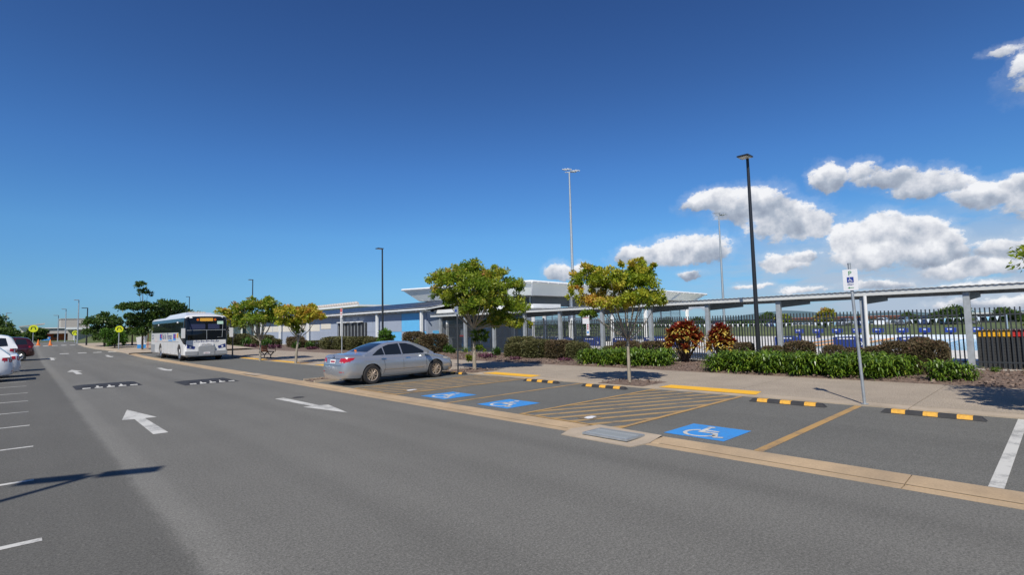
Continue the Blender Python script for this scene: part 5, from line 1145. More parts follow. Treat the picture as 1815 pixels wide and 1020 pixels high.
# ------------------------------------------------------------------ bus
def make_bus():
    t = thing('school_bus', 'white coach with black glazing and a yellow school bus sign parked in the bus bay', 'bus', (8.76, 50.4, .03), rad(-90))
    L, W = 12.0, 1.25; Z0, ZS, ZR = .30, 2.80, 3.00; rings = []
    xs = [0, .05, .15, .4]+list(np.linspace(.8, L-1.2, 14))+[L-.9, L-.6, L-.35, L-.18, L-.06, L]
    for x in xs:
        e = min(x, L-x); q = min(1, e/.35); w = W*(.90+.10*math.sqrt(max(0, 1-(1-q)**2))); top = 1.0
        zr = ZR-.10*(1-min(1, e/.5))**2; half = [(0, Z0), (w*.9, Z0), (w, Z0+.1), (w, 1.2), (w, 1.75), (w*.985, ZS-.25), (w*.960, ZS), (w*.88, zr-.07), (w*.6, zr-.015), (0, zr)]
        fr = []
        for (y, z) in half:
            k = 0
            if x > L-.4: k = -.20*max(0, (z-1.35)/1.6)**1.3*(1-(L-x)/.4)
            fr.append((x+k, y, z))
        rings.append([(a, -b, c) for a, b, c in fr]+[(a, b, c) for a, b, c in reversed(fr[1:-1])])
    body = loft(rings).build('body', 'buswhite', t, False)
    bm = bmesh.new(); bm.from_mesh(body.data); bmesh.ops.remove_doubles(bm, verts=bm.verts[:], dist=1e-5); bmesh.ops.recalc_face_normals(bm, faces=bm.faces[:]); bm.to_mesh(body.data); bm.free()
    cut = []
    for wx in (4.2-.1, 10.45):
        for s in (-1, 1): cut.append(MB().tube((wx, s*.75, .50), (wx, s*1.5, .50), .60, None, 32).build('cut', 'black'))
    body.parent = None; apply_bool(body, cut); body.parent = t; body.data.materials.clear(); body.data.materials.append(MT['buswhite']); body.data.polygons.foreach_set('use_smooth', [True]*len(body.data.polygons)); md = body.modifiers.new('es', 'EDGE_SPLIT'); md.split_angle = rad(35)
    bm = bmesh.new(); bm.from_mesh(body.data); bvh = BVHTree.FromBMesh(bm); bm.free()
    for s, ax in ((-1, '-y'), (1, '+y')):
        decal(bvh, [(.25, 1.86), (10.2, 1.86), (10.2, 2.78), (.45, 2.78), (.25, 2.62)], ax, 'side_glazing', 'busglass', t, .006, 12); decal(bvh, [(10.2, 1.86), (10.45, 1.60), (11.45, 1.22), (11.45, 2.78), (10.2, 2.78)], ax, 'side_glazing', 'busglass', t, .0065, 6)
        for k in range(7): decal(bvh, [(.45+k*1.5, 1.90), (.475+k*1.5, 1.90), (.475+k*1.5, 2.74), (.45+k*1.5, 2.74)], ax, 'window_joint', 'black', t, .010, 2)
        decal(bvh, [(1.0, 1.22), (10.3, 1.22), (10.3, 1.25), (1.0, 1.25)], ax, 'side_trim', 'bumper', t, .008, 6)
        for x in (3.2, 5.4, 6.6, 7.8, 9.2): decal(bvh, [(x, .42), (x+.14, .42), (x+.14, .50), (x, .50)], ax, 'locker_handle', 'galv2', t, .008, 1)
        for x in (5.2, 6.8, 8.4, 9.5): decal(bvh, [(x, .34), (x+.015, .34), (x+.015, 1.12), (x, 1.12)], ax, 'locker_seam', 'bumper', t, .005, 3)
        decal(bvh, [(.35, .42), (1.9, .42), (1.9, 1.0), (.35, 1.0)], ax, 'engine_grille', 'bumper', t, .006, 3)
        decal(bvh, [(9.75, 1.50), (10.2, 1.50), (10.2, 1.80), (9.75, 1.80)], ax, 'yellow_sticker', 'rubber_y', t, .012, 2)
        for x in (3.9, 8.65): decal(bvh, [(x, 1.42), (x+.75, 1.42), (x+.75, 1.78), (x, 1.78)], ax, 'blue_logo', 'logoblue', t, .009, 2); decal(bvh, [(x, 1.33), (x+.75, 1.33), (x+.75, 1.44), (x, 1.44)], ax, 'logo_base', 'printblue', t, .010, 2); decal(bvh, [(x+.45, 1.50), (x+.70, 1.50), (x+.70, 1.76), (x+.52, 1.76)], ax, 'red_accent', 'red', t, .012, 2)
        decal(bvh, [(7.0, 1.29), (8.4, 1.29), (8.4, 1.36), (7.0, 1.36)], ax, 'logo_base', 'printblue', t, .010, 2)
        decal(bvh, [(9.6, 2.48), (10.05, 2.48), (10.05, 2.58), (9.6, 2.58)], ax, 'small_notice', 'signwhite', t, .012, 2); decal(bvh, [(3.0, 2.42), (3.4, 2.42), (3.4, 2.52), (3.0, 2.52)], ax, 'small_notice', 'signwhite', t, .012, 2)
        xdv = (1, 0, 0) if s < 0 else (-1, 0, 0)
        strokes('side_lettering', 'navy', t, (6.70, s*(W+.010), 1.42), xdv, (0, 0, 1), [(-1.75, .38), (-1.45, .24), (-.95, .36), (-.65, .24), (.0, .42), (.34, .26), (.64, .26), (.94, .26), (1.24, .26)], .24, 11)
        for z in (1.62, 1.40): strokes('small_lettering', 'navy', t, (1.1, s*(W+.010), z), xdv, (0, 0, 1), [(-.35+k*.12, .11) for k in range(6)], .09, 5)
    # front face
    decal(bvh, [(-1.12, 1.34), (1.12, 1.34), (1.215, 1.42), (1.215, 2.6), (1.12, 2.82), (.95, 2.87), (-.95, 2.87), (-1.12, 2.82), (-1.215, 2.6), (-1.215, 1.42)], '+x', 'windscreen', 'busglass', t, .008, 10)
    for s in (-1, 1):
        decal(bvh, [(s*.98, 1.35), (s*1.238, 1.35), (s*1.238, 2.55), (s*1.14, 2.80), (s*.98, 2.84)], '+x', 'windscreen', 'busglass', t, .012, 9)
        decal(bvh, [(11.45, 1.22), (11.985, 1.05), (11.985, 1.7), (11.93, 2.2), (11.84, 2.76), (11.45, 2.78)], '-y' if s < 0 else '+y', 'side_glazing', 'busglass', t, .012, 9)
    decal(bvh, [(-.95, 2.05), (-.08, 2.05), (-.08, 2.38), (-.95, 2.38)], '+x', 'blind', 'curtain', t, .012, 3); decal(bvh, [(.08, 2.05), (.75, 2.05), (.75, 2.38), (.08, 2.38)], '+x', 'blind', 'curtain', t, .012, 3)
    decal(bvh, [(-.012, 1.38), (.012, 1.38), (.012, 1.98), (-.012, 1.98)], '+x', 'screen_bar', 'galv2', t, .014, 3)
    decal(bvh, [(-1.12, 1.97), (1.12, 1.97), (1.12, 1.995), (-1.12, 1.995)], '+x', 'screen_bar', 'galv2', t, .013, 6)
    decal(bvh, [(-.38, 2.56), (.38, 2.56), (.38, 2.76), (-.38, 2.76)], '+x', 'school_bus_board', 'rubber_y', t, .016, 3)
    put_text('school_bus_lettering', 'SCHOOL BUS', .115, 'black', t, (L-.150, 0, 2.66), (0, 1, 0), (-.12, 0, 1), bold=True)
    for s in (-1, 1):
        MB().tube((L-.24, s*.50, 2.66), (L-.135, s*.50, 2.66), .075, None, 14).build('warning_lamp', 'amber', t)
        decal(bvh, [(s*.64, .92), (s*1.18, 1.10), (s*1.22, .86), (s*.70, .76)], '+x', 'headlight', 'navy', t, .010, 4)
        MB().tube((L-.10, s*.92, .90), (L+.02, s*.92, .90), .06, None, 12).build('headlight_bulb', 'signwhite', t)
        MB().tube((L-.05, s*.78, .48), (L+.075, s*.78, .48), .05, None, 12).build('fog_lamp', 'signwhite', t)
        m = MB(); m.path([(L-.15, s*1.05, 2.72), (L+.28, s*1.32, 2.60), (L+.30, s*1.34, 2.1)], [.03]*3, 8); m.build('mirror_arm', 'black', t)
        MB().box((L+.26, s*1.38, 1.80), (.16, .19, .62)).build('mirror', 'buswhite', t, True, bevel=.05)
        MB().box((L+.02, s*.85, .50), (.14, .72, .28)).build('bumper_corner', 'bumper', t, bevel=.03)
    decal(bvh, [(.62, 2.36), (.98, 2.36), (.98, 2.56), (.62, 2.56)], '+x', 'window_permit', 'lightgreen', t, .014, 2)
    m = MB(); m.path([(L-.0, .62, 1.50), (L+.0, .9, 1.50), (L-.06, .95, 2.35)], [.012]*3, 5); m.build('wiper', 'galv2', t)
    m = MB(); m.box((L+.06, 0, .64), (.10, .92, .56)); m.tube((L+.02, -.46, .9), (L+.02, -.46, .35), .035, None, 8); m.tube((L+.02, .46, .9), (L+.02, .46, .35), .035, None, 8); m.build('bull_bar', 'bumper', t, bevel=.01)
    MB().box((L+.02, 0, 1.04), (.10, .78, .16)).build('name_board', 'signwhite', t); strokes('name_lettering', 'black', t, (L+.073, 0, 1.00), (0, 1, 0), (0, 0, 1), [(-.28+k*.075, .07+.02*(k % 3)) for k in range(8)], .06, 3)
    strokes('front_lettering', 'navy', t, (L+.012, 0, 1.20), (0, 1, 0), (0, 0, 1), [(-.72+k*.098, .06+.03*((k*5) % 3)) for k in range(15)], .075, 7)
    MB().box((L+.12, 0, .50), (.01, .37, .12)).build('number_plate', 'plate', t); strokes('plate_lettering', 'maroon', t, (L+.127, 0, .475), (0, 1, 0), (0, 0, 1), [(-.13+k*.045, .055) for k in range(6)], .03, 2)
    # roof pod
    v = [(3.2, -.85, ZR-.06), (11.0, -.95, ZR-.10), (11.0, .95, ZR-.10), (3.2, .85, ZR-.06), (4.3, -.70, ZR+.16), (9.6, -.75, ZR+.20), (9.6, .75, ZR+.20), (4.3, .70, ZR+.16)]
    MB().add(v, [(3, 2, 1, 0), (4, 5, 6, 7), (0, 1, 5, 4), (1, 2, 6, 5), (2, 3, 7, 6), (3, 0, 4, 7)]).build('roof_pod', 'buswhite', t, True, bevel=.08)
    MB().box((8.8, 0, ZR+.23), (1.4, .95, .05)).build('roof_hatch', 'beige', t, bevel=.02)
    for wx in (4.1, 10.45):
        for s in (-1, 1): wheel_parts(t, wx, s*1.06, .49, .30, s, 'rims', 8)
    m = MB(); m.box((6, 0, .55), (11.0, 2.1, .4)); m.box((4.1, 0, .6), (1.15, 1.5, .9)); m.box((10.45, 0, .6), (1.15, 1.5, .9)); m.build('underbody', 'black', t)
    return t
make_bus()

# ------------------------------------------------------------------ street trees
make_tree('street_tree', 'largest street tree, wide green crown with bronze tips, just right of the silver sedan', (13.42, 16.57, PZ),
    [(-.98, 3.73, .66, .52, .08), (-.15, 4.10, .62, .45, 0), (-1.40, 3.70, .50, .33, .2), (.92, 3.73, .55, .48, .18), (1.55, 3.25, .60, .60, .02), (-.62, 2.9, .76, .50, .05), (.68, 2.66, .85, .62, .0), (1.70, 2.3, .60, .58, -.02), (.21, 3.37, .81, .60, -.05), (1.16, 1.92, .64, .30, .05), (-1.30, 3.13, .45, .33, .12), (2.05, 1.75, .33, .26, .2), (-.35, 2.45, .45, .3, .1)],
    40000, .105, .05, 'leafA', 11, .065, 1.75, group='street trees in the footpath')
t1 = [o for o in C.objects if o.name.startswith('street_tree')][-1]
inst('leaf_tuft', crown_mesh('leaf_tuft', [(.28*RV[0], .28*RV[1], 1.35, .30, .38, 1, -.25), (.2*RV[0], .2*RV[1], .85, .18, .2, 1, -.2), (-.15*RV[0], -.15*RV[1], .45, .20, .22, 1, .0)], 900, .13, .06, 'leafA', 71), t1)
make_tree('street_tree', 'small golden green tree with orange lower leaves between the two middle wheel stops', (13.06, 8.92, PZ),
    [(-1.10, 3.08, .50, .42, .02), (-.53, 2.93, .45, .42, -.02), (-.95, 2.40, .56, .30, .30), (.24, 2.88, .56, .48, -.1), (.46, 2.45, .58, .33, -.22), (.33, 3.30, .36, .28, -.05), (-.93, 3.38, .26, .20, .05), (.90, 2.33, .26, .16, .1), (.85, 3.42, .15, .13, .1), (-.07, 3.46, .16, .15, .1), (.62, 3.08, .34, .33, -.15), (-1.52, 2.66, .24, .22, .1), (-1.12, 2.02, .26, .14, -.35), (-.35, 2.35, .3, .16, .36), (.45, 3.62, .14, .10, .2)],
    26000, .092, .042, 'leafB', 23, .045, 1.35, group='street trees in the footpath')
make_tree('street_tree', 'green tree with several thin stems standing left of the timber bench', (10.92*.985, 34.78*.985, PZ),
    [(-1.03, 3.21, .64, .43, .1), (-.21, 3.38, .74, .45, .0), (.61, 3.38, .66, .40, .05), (-.75, 2.55, .82, .45, -.1), (.32, 2.55, .82, .45, -.1), (1.03, 2.92, .57, .43, .0), (.53, 3.76, .29, .21, .2), (-1.28, 2.32, .36, .29, .1), (-.5, 3.78, .2, .15, .2)], 9000, .15, .075, 'leafA', 31, .06, 1.3, group='street trees in the footpath')
make_tree('street_tree', 'golden tree with a leaning pale trunk standing right of the timber bench', (11.15*.985, 29.55*.985, PZ),
    [(-.38, 2.82, .60, .38, .12), (.66, 2.69, .66, .42, .2), (1.2, 2.44, .44, .38, .22), (.03, 2.22, .50, .40, -.05), (-.6, 2.31, .44, .32, .0), (.82, 3.08, .25, .19, .2), (.06, 1.78, .28, .28, -.25)], 8000, .14, .07, 'leafB', 37, .06, 1.4, group='street trees in the footpath', lean=.15)
make_tree('street_tree', 'small thin tree partly hidden by the right mirror of the bus', (11.2*.985, 41.74*.985, PZ), [(-.7, 3.27, .41, .29, .1), (0, 2.98, .55, .38, .1), (-.29, 2.44, .55, .38, 0), (.33, 2.23, .41, .45, 0), (-.57, 2.85, .5, .33, 0)], 4500, .15, .075, 'leafB', 41, .045, 1.4, group='street trees in the footpath')
make_tree('street_tree', 'tree at the right edge with only leaf tips and shadow in view', (13.5, -.95, PZ), [(-1.05, 2.35, .55, .42, .1), (.1, 3.0, .9, .55, 0), (.8, 2.5, .8, .5, 0), (-1.25, 2.62, .40, .28, .2), (0, 2.4, 1.0, .6, 0), (-.75, 2.95, .5, .35, .15), (-1.45, 2.25, .28, .2, .2), (-1.0, 1.6, .55, .38, 0), (-.2, 1.9, .8, .45, 0), (-1.35, 1.75, .42, .3, 0), (.9, 1.9, .8, .5, 0)], 22000, .10, .048, 'leafB', 43, .05, 1.4, group='street trees in the footpath')
make_tree('thin_tree', 'tall sparse tree with a leafy tuft on its bare top left of the bus', (8.59, 62.06, .26), [(-.17, 6.40, .38, .33), (-.06, 5.66, .40, .40), (-.89, 4.28, 1.05, .33), (.22, 4.28, .78, .40), (0, 3.17, .72, .50), (.55, 2.33, .72, .6), (.11, 1.78, .6, .44), (-1.66, 4.16, .33, .28)], 6500, .24, .12, 'leafD', 47, .08, 3.6, 'darkbark')
make_tree('dark_tree', 'round dark green tree rising behind the roof of the bus', (14, 63, .1), [(-4.16, 4.49, 1.2, .75), (-4.76, 3.59, 1.2, .84), (-3.26, 4.19, .84, .72), (-5.37, 2.69, .84, .84), (-3.56, 2.99, 1.2, .96), (-2.4, 3.4, .8, .6, .3)], 9000, .25, .13, 'leafD', 53, .12, 1.8, 'darkbark', lean=-3.9)
make_tree('dark_tree', 'broad bushy dark tree at the bend behind the crossing sign', (6.56, 71.94, .6), [(-1.24, 2.66, .86, .62), (-.44, 3.33, .49, .49), (.3, 2.72, .99, .62), (1.23, 2.35, .62, .62), (-1.67, 1.61, .62, .49), (-.44, 1.73, 1.24, .74), (.92, 1.3, .86, .62), (.18, .99, .86, .62)], 9000, .22, .12, 'leafD', 59, .10, 1.2, 'darkbark')
make_tree('bright_bush', 'yellow green bush in front of the broad dark tree by the crossing sign', (7.0, 67.5, .45), [(-.6, 1.5, .6, .6, .2), (.1, 1.2, .6, .7, .2), (.5, .8, .5, .5, 0), (-.2, .6, .6, .5, 0)], 4500, .2, .09, 'leafG', 61, .06, .5, 'darkbark')
make_tree('cone_tree', 'narrow dark conical tree between the crossing sign and the tall sparse tree', (9.05, 72.25, .6), [(-.2, 3.32, .42, .5), (-.13, 2.49, .6, .6), (-.13, 1.53, .62, .51)], 3500, .22, .11, 'leafD', 67, .08, 1.5, 'darkbark')
make_tree('young_tree', 'young bright green sapling in front of the blue panels above the sedan roof', (20, 35.2, .1), [(0, 1.35, .42, .35, .3), (.25, 1.0, .35, .3, .2), (-.2, .95, .35, .3, .2)], 1500, .17, .08, 'leafG', 73, .03, .8)
far_trees = [('dark spreading tree at the far left edge above the parked cars', -4.0, 108, [(-1.5, 3.3, 1.5, 1.2), (.0, 3.5, 1.3, 1.0), (1.0, 2.6, 1.2, 1.1), (-.5, 1.7, 1.8, 1.2), (1.6, 1.6, .9, .8)]),
             ('grey green tree right of the dark tree at the far left edge', -2.6, 122, [(-.5, 3.2, .9, .8, .25), (.4, 2.7, .8, .8, .2), (0, 1.6, 1.2, 1.0, .1)]),
             ('low dark round tree between the crossing sign and the orange wall', 1.75, 108, [(-.4, 1.4, .65, .55), (.2, 1.5, .6, .5), (0, .7, .9, .6)]),
             ('dark hedge like tree behind the red four wheel drive', -1.2, 104, [(-.8, 1.5, .9, .7), (.4, 1.1, .8, .6), (0, .7, 1.4, .6)]),
             ('round bright tree standing alone beyond the pool in line with the middle of the fence', 98.4, 27.84, [(-.6, 2.0, 1.2, 1.0, .35), (.6, 2.6, 1.2, 1.1, .35), (.2, 3.6, 1.0, .7, .35), (0, 1.2, .9, .7, .1), (1.1, 3.2, .7, .6, .35), (-.9, 3.0, .6, .5, .3)]),
             ('widest dark tree beyond the pool left of the last canopy column', 118, 13.5, [(-3.2, 2.6, 2.2, 1.4), (-1, 3.4, 2.4, 1.7), (1.6, 3.6, 2.4, 1.9), (3.6, 2.8, 1.8, 1.5), (1.8, 4.9, .9, .7), (0, 1.8, 3.4, 1.0)]),
             ('dark round tree beyond the pool right of the last canopy column', 138.5, 7.9, [(-1.6, 3.0, 1.9, 1.3), (.6, 3.6, 1.9, 1.3), (2.0, 2.7, 1.6, 1.2), (0, 1.6, 2.4, 1.0)]),
             ('low dark tree beyond the fence behind the smaller red and yellow shrub', 140, 72, [(-2, 2.2, 1.9, 1.3), (.5, 3.2, 1.9, 1.5), (2.2, 2.0, 1.6, 1.2)]),
             ('small dark tree far beyond the pool left of the round bright tree', 157, 59, [(-1.5, 2.6, 1.8, 1.3), (.5, 3.6, 1.7, 1.3), (2, 2.4, 1.5, 1.1)]),
             ('tree seen through the fence just right of the third canopy column', 110, 38.5, [(-1, 2.8, 1.4, 1.1, .1), (.6, 3.4, 1.3, 1.0, .1), (1.2, 2.2, 1.3, 1.0, .1), (0, 1.6, 1.4, .9)]),
             ('dark tree far behind the notice board on the fence', 120, 104, [(-1.5, 2.4, 1.6, 1.3), (.2, 3.2, 1.6, 1.3), (1.6, 2.2, 1.4, 1.1)]),
             ('dark tree seen under the pavilion roof near its last column', 130, 76, [(-1.6, 3.2, 1.8, 1.3), (.8, 3.8, 1.8, 1.4), (0, 2, 2.2, 1.2)]),
             ('tufted far tree between the red roofed shed and the widest dark tree', 135, 22.5, [(-1.2, 2.8, 1.0, .8), (0, 3.2, 1.1, .8), (1.3, 2.4, 1.2, .9), (0, 1.4, 1.8, .8)]),
             ('small tree at the far right edge beyond the storage rack', 150, 3.5, [(-1.2, 2.6, 1.4, 1.0, .1), (.8, 2.9, 1.5, 1.1, .1), (0, 1.4, 2, .9)])]
for i, (lab, x, y, bl_) in enumerate(far_trees):
    if x > 50: q_ = .80 if 'round bright' in lab else .62; bl_ = [(b[0]*q_, b[1]*q_, b[2]*q_, b[3]*q_)+tuple(b[4:]) for b in bl_]
    make_tree('distant_tree', lab, (x, y, tz(x, y)), [b if len(b) > 4 else (*b, .05) for b in bl_], 4200, .34, .20, 'leafA' if len(bl_[0]) > 4 and x > 50 else 'leafD', 90+i, .14, 1.0, 'darkbark', group='trees far behind the grounds')
# trees along the left side of the car park, behind and beside the camera, mirrored in the glazing of the bus
lt = make_tree('park_tree', 'broad tree around the edge of the car park, outside the picture', (-24, 20, -.05), [(-2, 4.5, 1.8, 1.5), (0, 5.6, 2.0, 1.6), (2, 4.4, 1.8, 1.5), (0, 3.2, 2.6, 1.5)], 5000, .5, .3, 'leafD', 201, .2, 2.0, 'darkbark', group='trees around the car park')
for k, (x, y) in enumerate(((-26, 8), (-25, 32), (-27, 44), (-25, 57), (-28, 70), (-22, -6), (-14, -20), (-4, -26), (6, -28), (16, -27), (27, -25))): clone(lt, (x, y, -.05), k*1.3)
# far hedges as one mass each
rng = np.random.default_rng(8); Pp = np.stack([rng.uniform(150, 175, 9000), rng.uniform(-25, 150, 9000), rng.uniform(0, 1.9, 9000)**1.0], 1); Pp[:, 2] *= .6+.4*np.sin(Pp[:, 1]*.35)*np.cos(Pp[:, 1]*.11+1)
o = bpy.data.objects.new('distant_scrub', quads_mesh('distant_scrub', leaf_quads(Pp, unit(rng.normal(size=(9000, 3))), rng, 1.1, .8), 'leafD', rng.normal(.4, .2, 9000))); C.objects.link(o); tag(o, 'low line of far scrub beyond the grass field', 'scrub', kind='stuff')

# ------------------------------------------------------------------ shrubs
cm = [clip_mesh(1, 'leafH'), clip_mesh(2, 'leafHb'), clip_mesh(5, 'leafH'), clip_mesh(8, 'leafHb')]
stm = MB()
for k in range(7): a = k*.9; stm.path([(.12*math.cos(a), .12*math.sin(a), 0), (.30*math.cos(a), .30*math.sin(a), .35)], [.025, .015], 5, False)
stem_me = stm.mesh('stem', MT['bark'])
shrubs = [  # x, y, z0, width, height, kind, label
 (21, 50.5, 0, 1.6, .75, 0, 'low round clipped bush left of the long clipped hedge'), (20.5, 53.4, 0, 1.5, .8, 3, 'brownish clipped bush right of the golden tree trunk in the bus bay'), (21.5, 57.0, 0, 1.7, 1.1, 1, 'taller brown topped bush behind the golden leaning tree'),
 (20.5, 44.9, 0, 2.3, 1.12, 0, 'left block of the long clipped hedge behind the sedan boot'), (20.5, 42.4, 0, 2.2, 1.10, 2, 'second block of the long clipped hedge behind the sedan roof'), (20.5, 40.0, 0, 2.2, 1.12, 0, 'third block of the long clipped hedge left of the green sapling'), (20.8, 37.8, 0, 2.0, 1.02, 2, 'right end block of the long clipped hedge behind the green sapling'),
 (21.0, 32.9, 0, 1.5, 1.45, 1, 'tall narrow brown clipped shrub above the sedan bonnet'), (20.7, 31.2, 0, 1.2, 1.0, 0, 'low clipped shrub between the two tall brown shrubs above the sedan'), (20.5, 29.7, 0, 1.7, 1.28, 1, 'wide flat topped brown shrub just left of the dark sign pole'),
 (21.5, 22.1, 0, 1.5, 1.07, 0, 'clipped shrub behind the others below the big tree crown on the right'), (20, 20.9, 0, 1.35, .76, 2, 'leftmost round shrub of the clump right of the big tree'), (20, 19.3, 0, 1.5, .96, 0, 'second shrub of the clump right of the big tree'), (20, 17.9, 0, 1.3, .94, 1, 'third shrub of the clump right of the big tree'), (20.2, 16.75, 0, 1.1, .82, 0, 'rightmost shrub of the clump right of the big tree'), (21.5, 18.4, 0, .9, .86, 2, 'small shrub behind the clump under the notice board'),
 (21, 15.3, 0, .85, .64, 2, 'small olive shrub between the notice board and the golden tree'), (21, 14.4, 0, 1.1, .88, 1, 'flat topped brown shrub left of the golden tree trunk'), (21, 12.95, 0, 1.15, .87, 1, 'flat topped brown shrub right of the golden tree trunk'),
 (20.7, 8.75, 0, .75, .86, 1, 'brown shrub just left of the tall lamp post'), (20.2, 7.5, 0, .7, .76, 1, 'low brown shrub just right of the tall lamp post'), (20.4, 6.65, 0, .95, .93, 1, 'rounded brown shrub at the foot of the second canopy column from the right'), (20, 5.45, 0, .62, .82, 3, 'narrow brown shrub left of the parking sign pole'), (20, 4.85, 0, .60, .75, 1, 'low brown shrub directly behind the parking sign pole'), (20, 4.25, 0, .6, .80, 3, 'low brown shrub between the parking sign and the strappy clump'),
 (20, 3.72, 0, .78, .96, 1, 'dark brown topped shrub in front of the navy cover'), (20.9, 3.25, 0, .6, 1.04, 3, 'taller brown shrub behind the right end of the hedge'), (19.8, 2.86, 0, .86, .98, 1, 'rightmost block shaped brown shrub at the end of the hedge'),
 (21, 66, 0, 2.4, 1.3, 0, 'dark green bush left of the bench trees'), (20.5, 61.5, 0, 1.8, .9, 2, 'green bush behind the bench'), (19.8, 72, 0, 3.0, 1.5, 0, 'large dark bush just right of the bus')]
for i, (x, y, z, w, h, k, lab) in enumerate(shrubs):
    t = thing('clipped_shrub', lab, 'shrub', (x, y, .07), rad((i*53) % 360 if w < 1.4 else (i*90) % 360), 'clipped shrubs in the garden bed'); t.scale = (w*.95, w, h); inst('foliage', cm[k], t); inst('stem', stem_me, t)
sm = [strap_mesh(s, 'leafS', 420, .34, .040, .9, 3, .55, .30, .35) for s in (1, 2, 3)]
def straps(x0, x1, y0, y1, n, scale, seed, where, grp='low glossy strap leaved plants along the footpath'):
    rg = random.Random(seed)
    for k in range(n):
        y = y1+(y0-y1)*(k+.5)/n+rg.uniform(-.08, .08); x = x0+(x1-x0)*((k*7) % 5)/4+rg.uniform(-.08, .08)
        t = thing('strap_plant', 'glossy green strap leaved plant in the dense low row '+where, 'plant', (x, y, .08), rg.uniform(0, 6.28), 'strap leaved plants '+where)
        s = scale*rg.uniform(.9, 1.1); t.scale = (s*1.15, s*1.15, s); inst('foliage', sm[k % 3], t)
straps(17.95, 19.0, 10.9, 14.6, 14, .98, 3, 'behind the golden tree'); straps(17.75, 19.2, 5.7, 8.6, 16, .98, 4, 'before the tall lamp post'); straps(17.75, 19.0, 3.4, 5.6, 13, .95, 5, 'behind the parking sign')
for (x, y, s, lab) in ((17.95, 2.35, .95, 'separate bushy green plant just right of the low row at its right end'), (18.2, 1.95, .8, 'smaller green plant touching the separate bushy plant at the right end of the hedge'), (21.2, 1.55, .30, 'tiny green seedling in the mulch near the last canopy column'), (20.6, .75, .42, 'small green plant in the mulch at the right edge of the picture')):
    t = thing('strap_plant', lab, 'plant', (x, y, .07), x*3, None); t.scale = (s, s, s*.9); inst('foliage', sm[1], t)
grs = strap_mesh(9, 'leafS', 90, 1.0, .035, .75, 3, .15, .15, .2)
for (x, y, s, lab) in ((21.0, 4.25, 1.05, 'arching green grassy clump behind the parking sign'), (21.6, 8.9, .95, 'arching grassy clump left of the tall lamp post'), (21.7, 8.0, .8, 'paler arching grassy clump right of the tall lamp post'), (21.6, 27.6, .7, 'yellowish grassy tuft at the entrance fence')):
    t = thing('grass_clump', lab, 'plant', (x, y, .05), x, 'arching grassy clumps'); t.scale = (s, s, s); inst('foliage', grs, t)
gb_ = strap_mesh(12, 'leafG', 160, .28, .04, .5, 2, .30, .18, .2)
for (x, y, s, lab) in ((20.9, 28.6, 1.35, 'bright green ball shaped bush beside the dark sign pole'), (20.3, 23.0, 1.15, 'bright green ball shaped bush under the big tree crown'), (20.4, 27.4, .9, 'yellow green low plant between the sign pole and the big tree trunk'), (19.8, 30.9, 1.2, 'bright green low bush just above the sedan bonnet'), (19.2, 47.5, 1.6, 'yellow green bush behind the bench at its right'), (19.3, 51, 1.5, 'yellow green bush left of the golden tree trunk'), (18.8, 58, 2.2, 'yellow green leafy plant behind the bench'), (18.6, 64, 2.4, 'yellow green plant at the foot of the trees right of the bus')):
    t = thing('round_bush', lab, 'bush', (x, y, .06), x, 'bright green bushes'); t.scale = (s, s, s); inst('foliage', gb_, t)
pp = strap_mesh(14, 'leafP', 150, .16, .03, .4, 2, .12, .24, .3)
for (x, y, s, lab) in ((18.7, 16.3, 1.0, 'purple ground plant below the clipped clump right of the big tree'), (18.6, 21.9, 1.45, 'widest purple ground plant beside the big tree trunk'), (18.3, 19.3, 1.0, 'purple ground plant between the big tree and the clipped clump'), (19.0, 46.5, 1.6, 'purple ground plant far left behind the sedan boot'), (18.6, 55, 2.2, 'purple ground plant behind the bench'), (18.4, 62, 2.2, 'purple ground plant left of the bench')):
    t = thing('purple_plant', lab, 'plant', (x, y, .05), x, 'purple ground plants'); t.scale = (s*1.2, s*1.2, s); inst('foliage', pp, t)
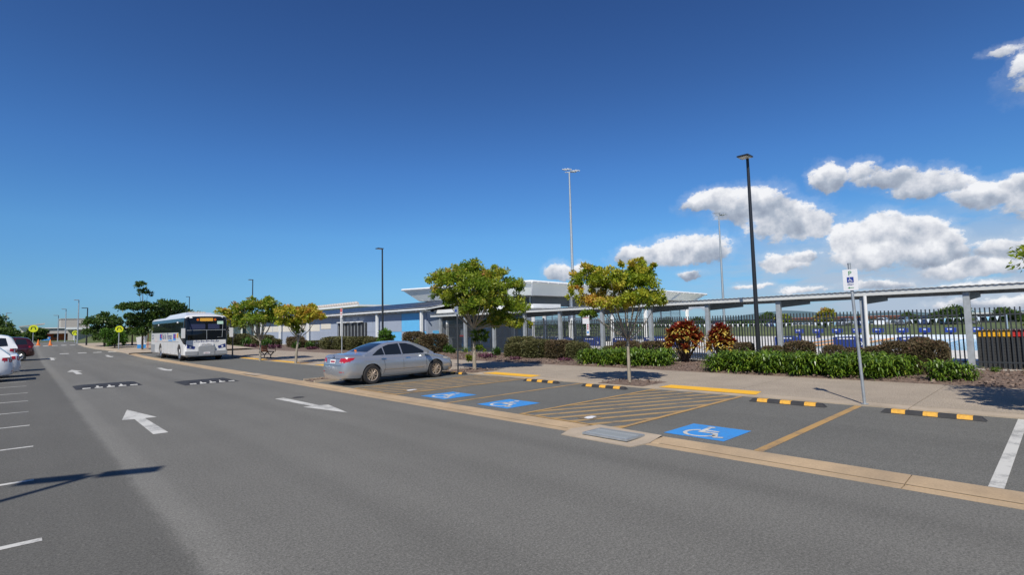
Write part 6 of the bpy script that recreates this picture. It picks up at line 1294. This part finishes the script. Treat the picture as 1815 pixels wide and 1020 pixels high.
# red and yellow shrubs
def croton(lab, x, y, heads, seed, n=34):
    rg = random.Random(seed); t = thing('croton_shrub', lab, 'shrub', (x, y, .06), 0, 'red and yellow broad leaved shrubs'); rng = np.random.default_rng(seed); Q = []; T = []; st = MB()
    for (u, v_, z, r) in heads:
        c = RV*u+FV*v_; cx_, cy_ = c; b0 = Vector((cx_*.12, cy_*.12, 0)); st.path([b0, (cx_*.5, cy_*.5, z*.45), (cx_, cy_, z-.05)], [.03, .022, .012], 6, False)
        for k in range(n):
            a = rng.uniform(0, 6.28); el = rng.uniform(-.35, 1.4); l = r*rng.uniform(.75, 1.2); h = np.array([math.cos(a), math.sin(a), 0]); s = np.array([-math.sin(a), math.cos(a), 0]); p = np.array([cx_, cy_, z-rng.uniform(0, .14)]); e = el; pts = [p]
            for q in range(3): p = p+(h*math.cos(e)+np.array([0, 0, math.sin(e)]))*l/3; pts.append(p); e -= .28
            ws = [.02, .075, .085, .012]; tt = rng.normal(.40, .17)+.30*(1-max(0, el)/1.4)*(.5-rng.uniform(0, .6))+(.22 if el < .35 else -.06)+.10*(z < .9)
            for q in range(3): Q.append([pts[q]-s*ws[q]/2, pts[q]+s*ws[q]/2, pts[q+1]+s*ws[q+1]/2, pts[q+1]-s*ws[q+1]/2]); T.append(tt+.1*q-.05)
    inst('foliage', quads_mesh('foliage', np.array(Q), 'leafC', np.array(T)-.06), t); st.build('stem', 'darkbark', t, True); return t
rg = random.Random(3)
def heads(n, W, z0, z1, seed):
    rg = random.Random(seed); o = []
    for k in range(n):
        a = 2*math.pi*k*.618; r = math.sqrt((k+.5)/n); zc = (z0+z1)/2; o.append((W*r*math.cos(a), W*r*math.sin(a)*.8, z1-(z1-z0)*(r**2)*rg.uniform(.5, 1.0)-rg.uniform(0, .12), .30))
    return o
croton('larger red and yellow broad leaved shrub on the left of the pair at the fence', 20.8, 11.35, heads(46, .78, .55, 1.74, 5), 15, 46)
croton('smaller red and yellow broad leaved shrub on the right of the pair at the fence', 20.8, 9.72, heads(36, .56, .45, 1.60, 6)+[(.35, -.1, .45, .26), (.5, 0, .7, .26), (-.15, -.2, .35, .24)], 16)
